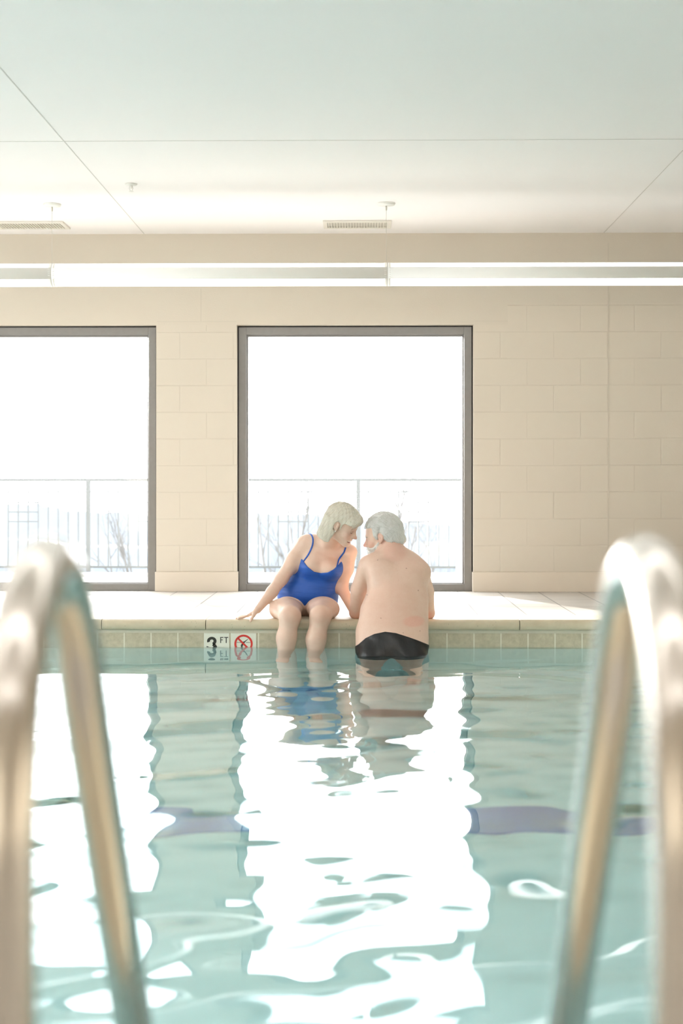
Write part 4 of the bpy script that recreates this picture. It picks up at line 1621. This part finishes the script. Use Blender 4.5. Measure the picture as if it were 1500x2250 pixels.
    for s_ in (-1, 1):
        S_ = Sdf(); pts = [H(s_ * (.030 + t * .013), .0868 - .0045 * t * t, -.0035 - .003 * (1 - t * t)) for t in (-1, -.5, 0, .5, 1.1)]
        for a, b in zip(pts[:-1], pts[1:]): S_.cap(a, b, .0013, .0013, 0)
        sdf_object('eyelash', S_, *S_.bounds(), .0008, M['lash'], root)
        S_ = Sdf(); pts = [H(s_ * (.030 + t * .017), .0885 - .006 * t * t - .003 * t, .0215 - .003 * t * t) for t in (-1, -.4, .2, 1.0)]
        for a, b in zip(pts[:-1], pts[1:]): S_.cap(a, b, .0022, .0016, 0)
        sdf_object('eyebrow', S_, *S_.bounds(), .0009, M['hair_brow'], root)
    MB().lathe(H(-.0855, .0005, -.030), [(.0001, -.005), (.0035, -.0036), (.005, 0), (.0035, .0036), (.0001, .005)], 14).build('earring', M['pearl'], root)
    # hair: cap, fringe, straight curtain to the shoulders
    G = Sdf()
    k = H.k
    G.ell(H(0, -.014, .050), [.086 * k, .108 * k, .094 * k], H.R, .02)
    for s_ in (-1, 1):
        a, b = H(s_ * .066, -.040, .015), H(s_ * .076, -.056, -.052)
        G.ecap(a, b + np.array([-.014, 0, -.048]), .042, .024, .034, .014, H.R[:, 1], .03)
    G.ecap(H(0, -.085, .010), H(0, -.096, -.060) + np.array([-.016, 0, -.030]), .072, .032, .068, .018, H.R[:, 0], .03)
    G.ell(H(-.026, .066, .072), [.050, .034, .028], H.R, .03)          # swept fringe
    G.ell(H(.034, .066, .072), [.040, .032, .026], H.R, .03)

    def hair_cut(P):
        L = H.loc(P)
        face = smax(.020 - L[:, 1], smax(L[:, 2] - (.052 - .25 * np.maximum(-L[:, 0], 0)), np.abs(L[:, 0]) - .12, .01), .012)  # <0 inside the open face
        ear = np.sqrt(((L[:, 1] + .004) / .021) ** 2 + ((L[:, 2] - .000) / .036) ** 2) * .02 - .02
        ear = np.maximum(ear, .05 - np.abs(L[:, 0]))
        wave = .0022 * np.sin(L[:, 0] * 260 + L[:, 2] * 30) * np.sin(L[:, 1] * 210 + L[:, 2] * 24)
        return smax(smax(G(P) + wave, -face, .008), -ear, .006)
    rs = np.random.RandomState(5)
    lo_, hi_ = G.bounds()
    HV, HQ = surface_nets(hair_cut, lo_, hi_, .0045)

    def flow(L, j):
        x, y, z = L[:, 0], L[:, 1], L[:, 2]
        sg = np.where(x > .012, 1.0, -1.0)
        top = np.clip((z - .070) / .06, 0, 1)
        fr = np.clip((y - .030) / .04, 0, 1)
        return np.stack([sg * (.25 + 1.3 * top), -.30 * (1 - fr) * (1 - .6 * top) + .25 * fr, -1.0 + .3 * top], 1)
    noface = lambda P_: (lambda L: ((L[:, 1] > .030) & (L[:, 2] < .036)) | ((np.abs(L[:, 1] + .004) < .016) & (np.abs(L[:, 2]) < .028) & (np.abs(L[:, 0]) > .05)))(H.loc(P_))
    paths = comb(hair_cut, HV, HQ, H, flow, rs, 6500, 9, .0085, (.0002, .0022), skip=noface)
    # a few fringe strands falling to the brow
    for i in range(220):
        x0_ = rs.uniform(-.060, .050)
        a = H(x0_ * .6, .078, .112); b = H(x0_ * .8, .092 - abs(x0_) * .2, .088); b = H(x0_ * .85, .096 - abs(x0_) * .25, .090); c = H(x0_ + rs.uniform(-.010, .0), .1005 - abs(x0_) * .25, .058); d = H(x0_ - rs.uniform(.0, .018), .097 - abs(x0_) * .3, rs.uniform(.026, .046))
        paths.append(np.array(catmull([a, b, c, d], 3)))
    hr = hair_object(hair_cut, lo_, hi_, .0032, paths, .00085, rs, M['hair_w'], root)
    return root


def man():
    A = lambda px, py, Y: np.array(W(px, py, Y))
    root = empty('person', (W(858, 1430, 8.25).x, 8.25, FLOOR_Z + .004),
                 'man seen from behind in black trunks, silver hair, elbows on the pool edge', 'person')
    H = Hd(A(840, 1180, 8.56), (-.965, .26), 12, -3, 1.04)
    lat = nrm([1, .05, -.10]); latp = nrm([1, 0, -.02])
    hip, pel, loin = A(860, 1462, 8.27), A(860, 1425, 8.27), A(861, 1392, 8.31)
    waist, mid, up, shl = A(866, 1350, 8.38), A(874, 1312, 8.42), A(874, 1268, 8.46), A(866, 1232, 8.49)
    T = Sdf()
    T.ecap(hip, pel, .178, .120, .196, .125, latp, .04, e1=.08)
    T.ecap(pel, loin, .196, .125, .196, .128, latp, .05)
    T.ecap(loin, waist, .200, .130, .188, .140, latp, .06)
    T.ecap(waist, mid, .188, .140, .166, .132, lat, .06)
    T.ecap(mid, up, .166, .132, .166, .112, lat, .06)
    T.ecap(up, shl, .170, .108, .128, .060, lat, .06)
    T.ell(A(865, 1350, 8.52), [.150, .105, .14], None, .08)              # belly
    for s_, px in ((-1, 822), (1, 899)):
        T.ell(A(px, 1452, 8.19), [.094, .080, .095], None, .035)        # buttocks
    B = Sdf(); B.add(T)
    for s_, a, px in ((-1, A(838, 1262, 8.38), 0), (1, A(905, 1275, 8.38), 0)):
        B.ell(a, [.065, .035, .080], None, .05)                          # shoulder blades
    B.cap(A(862, 1250, 8.375), A(864, 1390, 8.19), .006, .006, .03, '-')   # furrow of the spine
    sl, sr = A(812, 1241, 8.46), A(920, 1255, 8.47)
    B.cap(sl, A(852, 1228, 8.48), .062, .060, .06)
    B.cap(sr, A(876, 1234, 8.49), .060, .060, .06)
    B.cap(A(864, 1225, 8.49), H(0, -.045, -.010), .066, .060, .05)
    B.cap(A(864, 1218, 8.48), A(905, 1238, 8.48), .045, .040, .05)      # trapezius
    # arms, elbows on the coping, forearms on the deck
    ell_, elr = A(781, 1346, 8.64), A(941, 1347, 8.64)
    m_ = A(788, 1296, 8.55)
    B.ecap(sl + np.array([-.012, 0, -.01]), m_, .056, .056, .050, .054, lat, .010)
    B.cap(m_, ell_, .049, .038, .008)
    wl = A(838, 1347, 8.86); wl[2] = .034
    B.cap(ell_ + np.array([0, 0, .002]), wl, .038, .026, .012)
    build_hand(B, wl, [.35, .9, -.10], [.1, -.1, .95], [-.9, .3, 0], 1.05, (10, 24, 20), 6, (42, 10), .024)
    m2 = A(936, 1300, 8.56)
    B.ecap(sr + np.array([.006, 0, -.01]), m2, .054, .055, .048, .052, lat, .010)
    B.cap(m2, elr, .046, .037, .008)
    wrr = A(900, 1347, 8.87); wrr[2] = .034
    B.cap(elr, wrr, .038, .026, .012)
    build_hand(B, wrr, [-.45, .85, -.10], [-.1, -.1, .95], [-.9, -.3, 0], 1.05, (10, 24, 20), 6, (42, 10), .024)
    # legs below the water
    for s_ in (-1, 1):
        h0 = np.array([hip[0] + s_ * .098, 8.28, -.30]); kn = np.array([hip[0] + s_ * .115, 8.24, -.66]); an = np.array([hip[0] + s_ * .125, 8.30, FLOOR_Z + .088])
        B.cap(h0, kn, .098, .060, .03)
        B.ell(kn + np.array([0, .01, 0]), [.056, .058, .062], None, .02)
        B.cap(kn, kn * .6 + an * .4 + np.array([0, -.012, 0]), .055, .056, .02)
        B.cap(kn * .6 + an * .4 + np.array([0, -.01, 0]), an, .055, .038, .02)
        build_foot(B, an, [s_ * .15, 1, 0.0], 1.04)
    build_head(B, H, False)
    lo, hi = B.bounds()
    base = (.72, .515, .41)
    red = (.70, .34, .26)
    spots = [(H(s_ * .042, .062, -.028), .03, red, .3) for s_ in (-1, 1)] + [(H(0, .110, -.026), .018, (.72, .36, .30), .55), (H(.078, -.01, .0), .034, (.70, .38, .30), .4)]
    spots += [(A(910, 1366, 8.20), [.065, .2, .030], (.74, .36, .28), .55), (ell_, .05, red, .35), (elr, .05, red, .5), (A(868, 1210, 8.42), .07, (.68, .38, .30), .45), (A(860, 1320, 8.2), .16, (.68, .43, .33), .35)]
    spots += [(np.array([H(-.02, .090, -.060), H(.02, .090, -.060)]), .008, (.58, .26, .22), .7)]
    for px, py in ((830, 1232), (919, 1298), (836, 1355), (921, 1383), (806, 1309), (893, 1250), (884, 1385)):
        spots.append((A(px, py, 8.30), [.0034, .2, .0034], (.30, .15, .11), .75))
    body = sdf_object('body', B, lo, hi, .0036, M['skin_m'], root, 1, tint_fn(base, spots), .4)
    tag(body, 'fair rosy skin with moles')
    # trunks
    wz = [(770, 1426), (787, 1416), (803, 1402), (822, 1393), (846, 1388), (870, 1391), (895, 1399), (915, 1406), (936, 1414), (950, 1420)]
    wp = [A(a, b, 8.16) for a, b in wz]
    wx = np.array([p[0] for p in wp]); wzz = np.array([p[2] for p in wp])
    TT = Sdf(); TT.add(T)
    for s_ in (-1, 1):
        h0 = np.array([hip[0] + s_ * .098, 8.28, -.30]); kn = np.array([hip[0] + s_ * .115, 8.24, -.66])
        TT.cap(h0, kn, .098, .060, .03)

    def trunks(P):
        t_ = TT(P)
        z_ = np.interp(P[:, 0], wx, wzz)
        top_ = (P[:, 2] - z_ + (P[:, 1] - 8.16) * .10) * .9
        low = (-.40 + np.abs(P[:, 0] - hip[0]) * .2) - P[:, 2]
        fold = .0022 * np.sin(P[:, 0] * 60 + P[:, 2] * 75 + 2 * np.sin(P[:, 2] * 30)) * np.clip((-.02 - P[:, 2]) * 20, 0, 1)
        band = .0025 * (np.abs(P[:, 2] - z_ + .018) > .016)
        return smax(np.maximum(t_ - .0060 + fold, -(t_ + .008)), smax(top_, low, .003), .003)
    tl, th = TT.bounds()
    sdf_object('swim_trunks', trunks, tl, th, .0036, M['trunks'], root, 1)
    # eye (the visible one), brow, beard
    for s_ in (-1, 1):
        S_ = Sdf(); S_.ell(H(s_ * .0305, .0800, .003), [.0105, .0080, .0052], H.R)
        sdf_object('eye', S_, *S_.bounds(), .0012, M['eye'], root)
        S_ = Sdf(); pts = [H(s_ * (.031 + t * .019), .0885 - .007 * t * t - .003 * t, .0215 - .003 * t * t) for t in (-1, -.4, .2, 1.0)]
        for a, b in zip(pts[:-1], pts[1:]): S_.cap(a, b, .0034, .0026, 0)
        sdf_object('eyebrow', S_, *S_.bounds(), .0010, M['hair_m2'], root)
    HB = Sdf(); build_head(HB, H, False)
    rs = np.random.RandomState(9)
    k = H.k

    def beard(P):
        L = H.loc(P)
        reg = np.minimum(np.maximum(L[:, 2] + .046 - .55 * np.maximum(.055 - L[:, 1], 0), -.0165 + .0 * L[:, 1] - L[:, 1]), 9)
        must = np.sqrt((L[:, 0] / .030) ** 2 + ((L[:, 1] - .09) / .02) ** 2 + ((L[:, 2] + .047) / .0075) ** 2) * .007 - .007
        reg = np.minimum(reg, must)
        mouth = .009 - np.sqrt((L[:, 0] * .4) ** 2 + (L[:, 2] + .064) ** 2 + np.minimum(L[:, 1] - .08, 0) ** 2)
        reg = np.maximum(reg, mouth)
        n_ = .0016 * np.sin(L[:, 0] * 600) * np.sin(L[:, 2] * 520 + L[:, 1] * 300)
        away = np.maximum(np.abs(L[:, 0]) - .068, .004 - L[:, 1])
        return smax(HB(P) - .0035 * k + n_, np.maximum(reg, away), .004)
    paths = []
    cand = []
    for i in range(2600):
        L = np.array([rs.uniform(-.075, .075), rs.uniform(-.01, .10), rs.uniform(-.10, -.005)])
        p_ = H(*L)
        cand.append(p_)
    Pn = np.array(cand)
    for _ in range(4):
        Dv = HB(Pn); gr = np.stack([HB(Pn + e_) - HB(Pn - e_) for e_ in np.eye(3) * .003], 1)
        gr /= np.linalg.norm(gr, axis=1)[:, None] + 1e-9
        Pn = Pn - gr * (Dv - .001)[:, None]
    rg = beard(Pn)
    for p_, g_, v in zip(Pn, gr, rg):
        if v < .003:
            dn = -H.R[:, 2] * .8 + g_ * .8 + rs.randn(3) * .25
            d_ = nrm(dn)
            paths.append(np.array([p_, p_ + d_ * .004, p_ + d_ * .008 + np.array([0, 0, -.0015]), p_ + d_ * .011 + np.array([0, 0, -.004])]))
    lo_, hi_ = H(0, .03, -.05) - .12, H(0, .03, -.05) + .12
    hair_object(beard, lo_, hi_, .0026, paths, .0007, rs, M['hair_m'], root, 'beard', .75)
    # hair: full and wavy to the collar
    G = Sdf()
    G.ell(H(0, -.016, .052), [.083 * k, .107 * k, .090 * k], H.R, .02)
    G.ecap(H(0, -.088, .030), H(0, -.104, -.040), .074 * k, .032, .068 * k, .022, H.R[:, 0], .035)
    for s_ in (-1, 1):
        G.ecap(H(s_ * .060, -.050, .020), H(s_ * .064, -.066, -.028), .034, .024, .030, .018, H.R[:, 1], .03)
        G.ecap(H(s_ * .070, .012, .045), H(s_ * .073, .014, .006), .018, .010, .007, .004, H.R[:, 1], .02)   # sideburn

    def hair_cut(P):
        L = H.loc(P)
        face = smax(.030 - L[:, 1], L[:, 2] - .070, .01)
        ear = np.sqrt(((L[:, 1] + .007) / .019) ** 2 + ((L[:, 2] - .000) / .029) ** 2) * .018 - .018
        ear = np.maximum(ear, .05 - np.abs(L[:, 0]))
        a_ = np.arctan2(L[:, 0], L[:, 1])
        wave = .0034 * np.sin(L[:, 0] * 150 + 30 * L[:, 2] + 2 * np.sin(L[:, 2] * 60)) * np.sin(L[:, 1] * 120 + L[:, 2] * 70)
        return smax(smax(G(P) + wave, -face, .01), -ear, .008)
    lo_, hi_ = G.bounds()
    HV, HQ = surface_nets(hair_cut, lo_, hi_, .0045)

    def flow(L, j):
        x, y, z = L[:, 0], L[:, 1], L[:, 2]
        sg = np.tanh(x / .02)
        low = np.clip((.045 - z) / .06, 0, 1)
        w = .35 * np.sin(z * 90 + y * 60 + j * .5)
        return np.stack([sg * .35 * (1 - low) + w * .4, -.95 * (1 - .7 * low) + w * .5, -.45 - .9 * low], 1)
    noface = lambda P_: (lambda L: ((L[:, 1] > .040) & (L[:, 2] < .058)) | ((np.abs(L[:, 1] + .007) < .015) & (np.abs(L[:, 2]) < .024) & (np.abs(L[:, 0]) > .05)))(H.loc(P_))
    paths = comb(hair_cut, HV, HQ, H, flow, rs, 6000, 7, .0085, (.0002, .0038), skip=noface)
    # loose ends at the nape
    for i in range(260):
        a_ = rs.uniform(-1.25, 1.25); x_ = .070 * math.sin(a_); y_ = -.030 - .085 * math.cos(a_)
        p0 = H(x_, y_, rs.uniform(-.03, .0)); d_ = -H.R[:, 2] + .25 * nrm(p0 - H.c)
        q = [p0]
        for t in range(4):
            d_ = nrm(d_ + rs.randn(3) * .2 + np.array([0, 0, -.1])); q.append(q[-1] + d_ * .010)
        paths.append(np.array(q))
    lo_, hi_ = G.bounds()
    hair_object(hair_cut, lo_, hi_, .0034, paths, .0009, rs, M['hair_m'], root)
    return root


M['hair_brow'] = simple('fair_brow', (0.50, 0.42, 0.32), .6)
M['hair_m2'] = simple('grey_brow', (0.42, 0.38, 0.33), .6)
M['eye'] = simple('eye', (0.10, 0.10, 0.11), .15)
woman()
man()
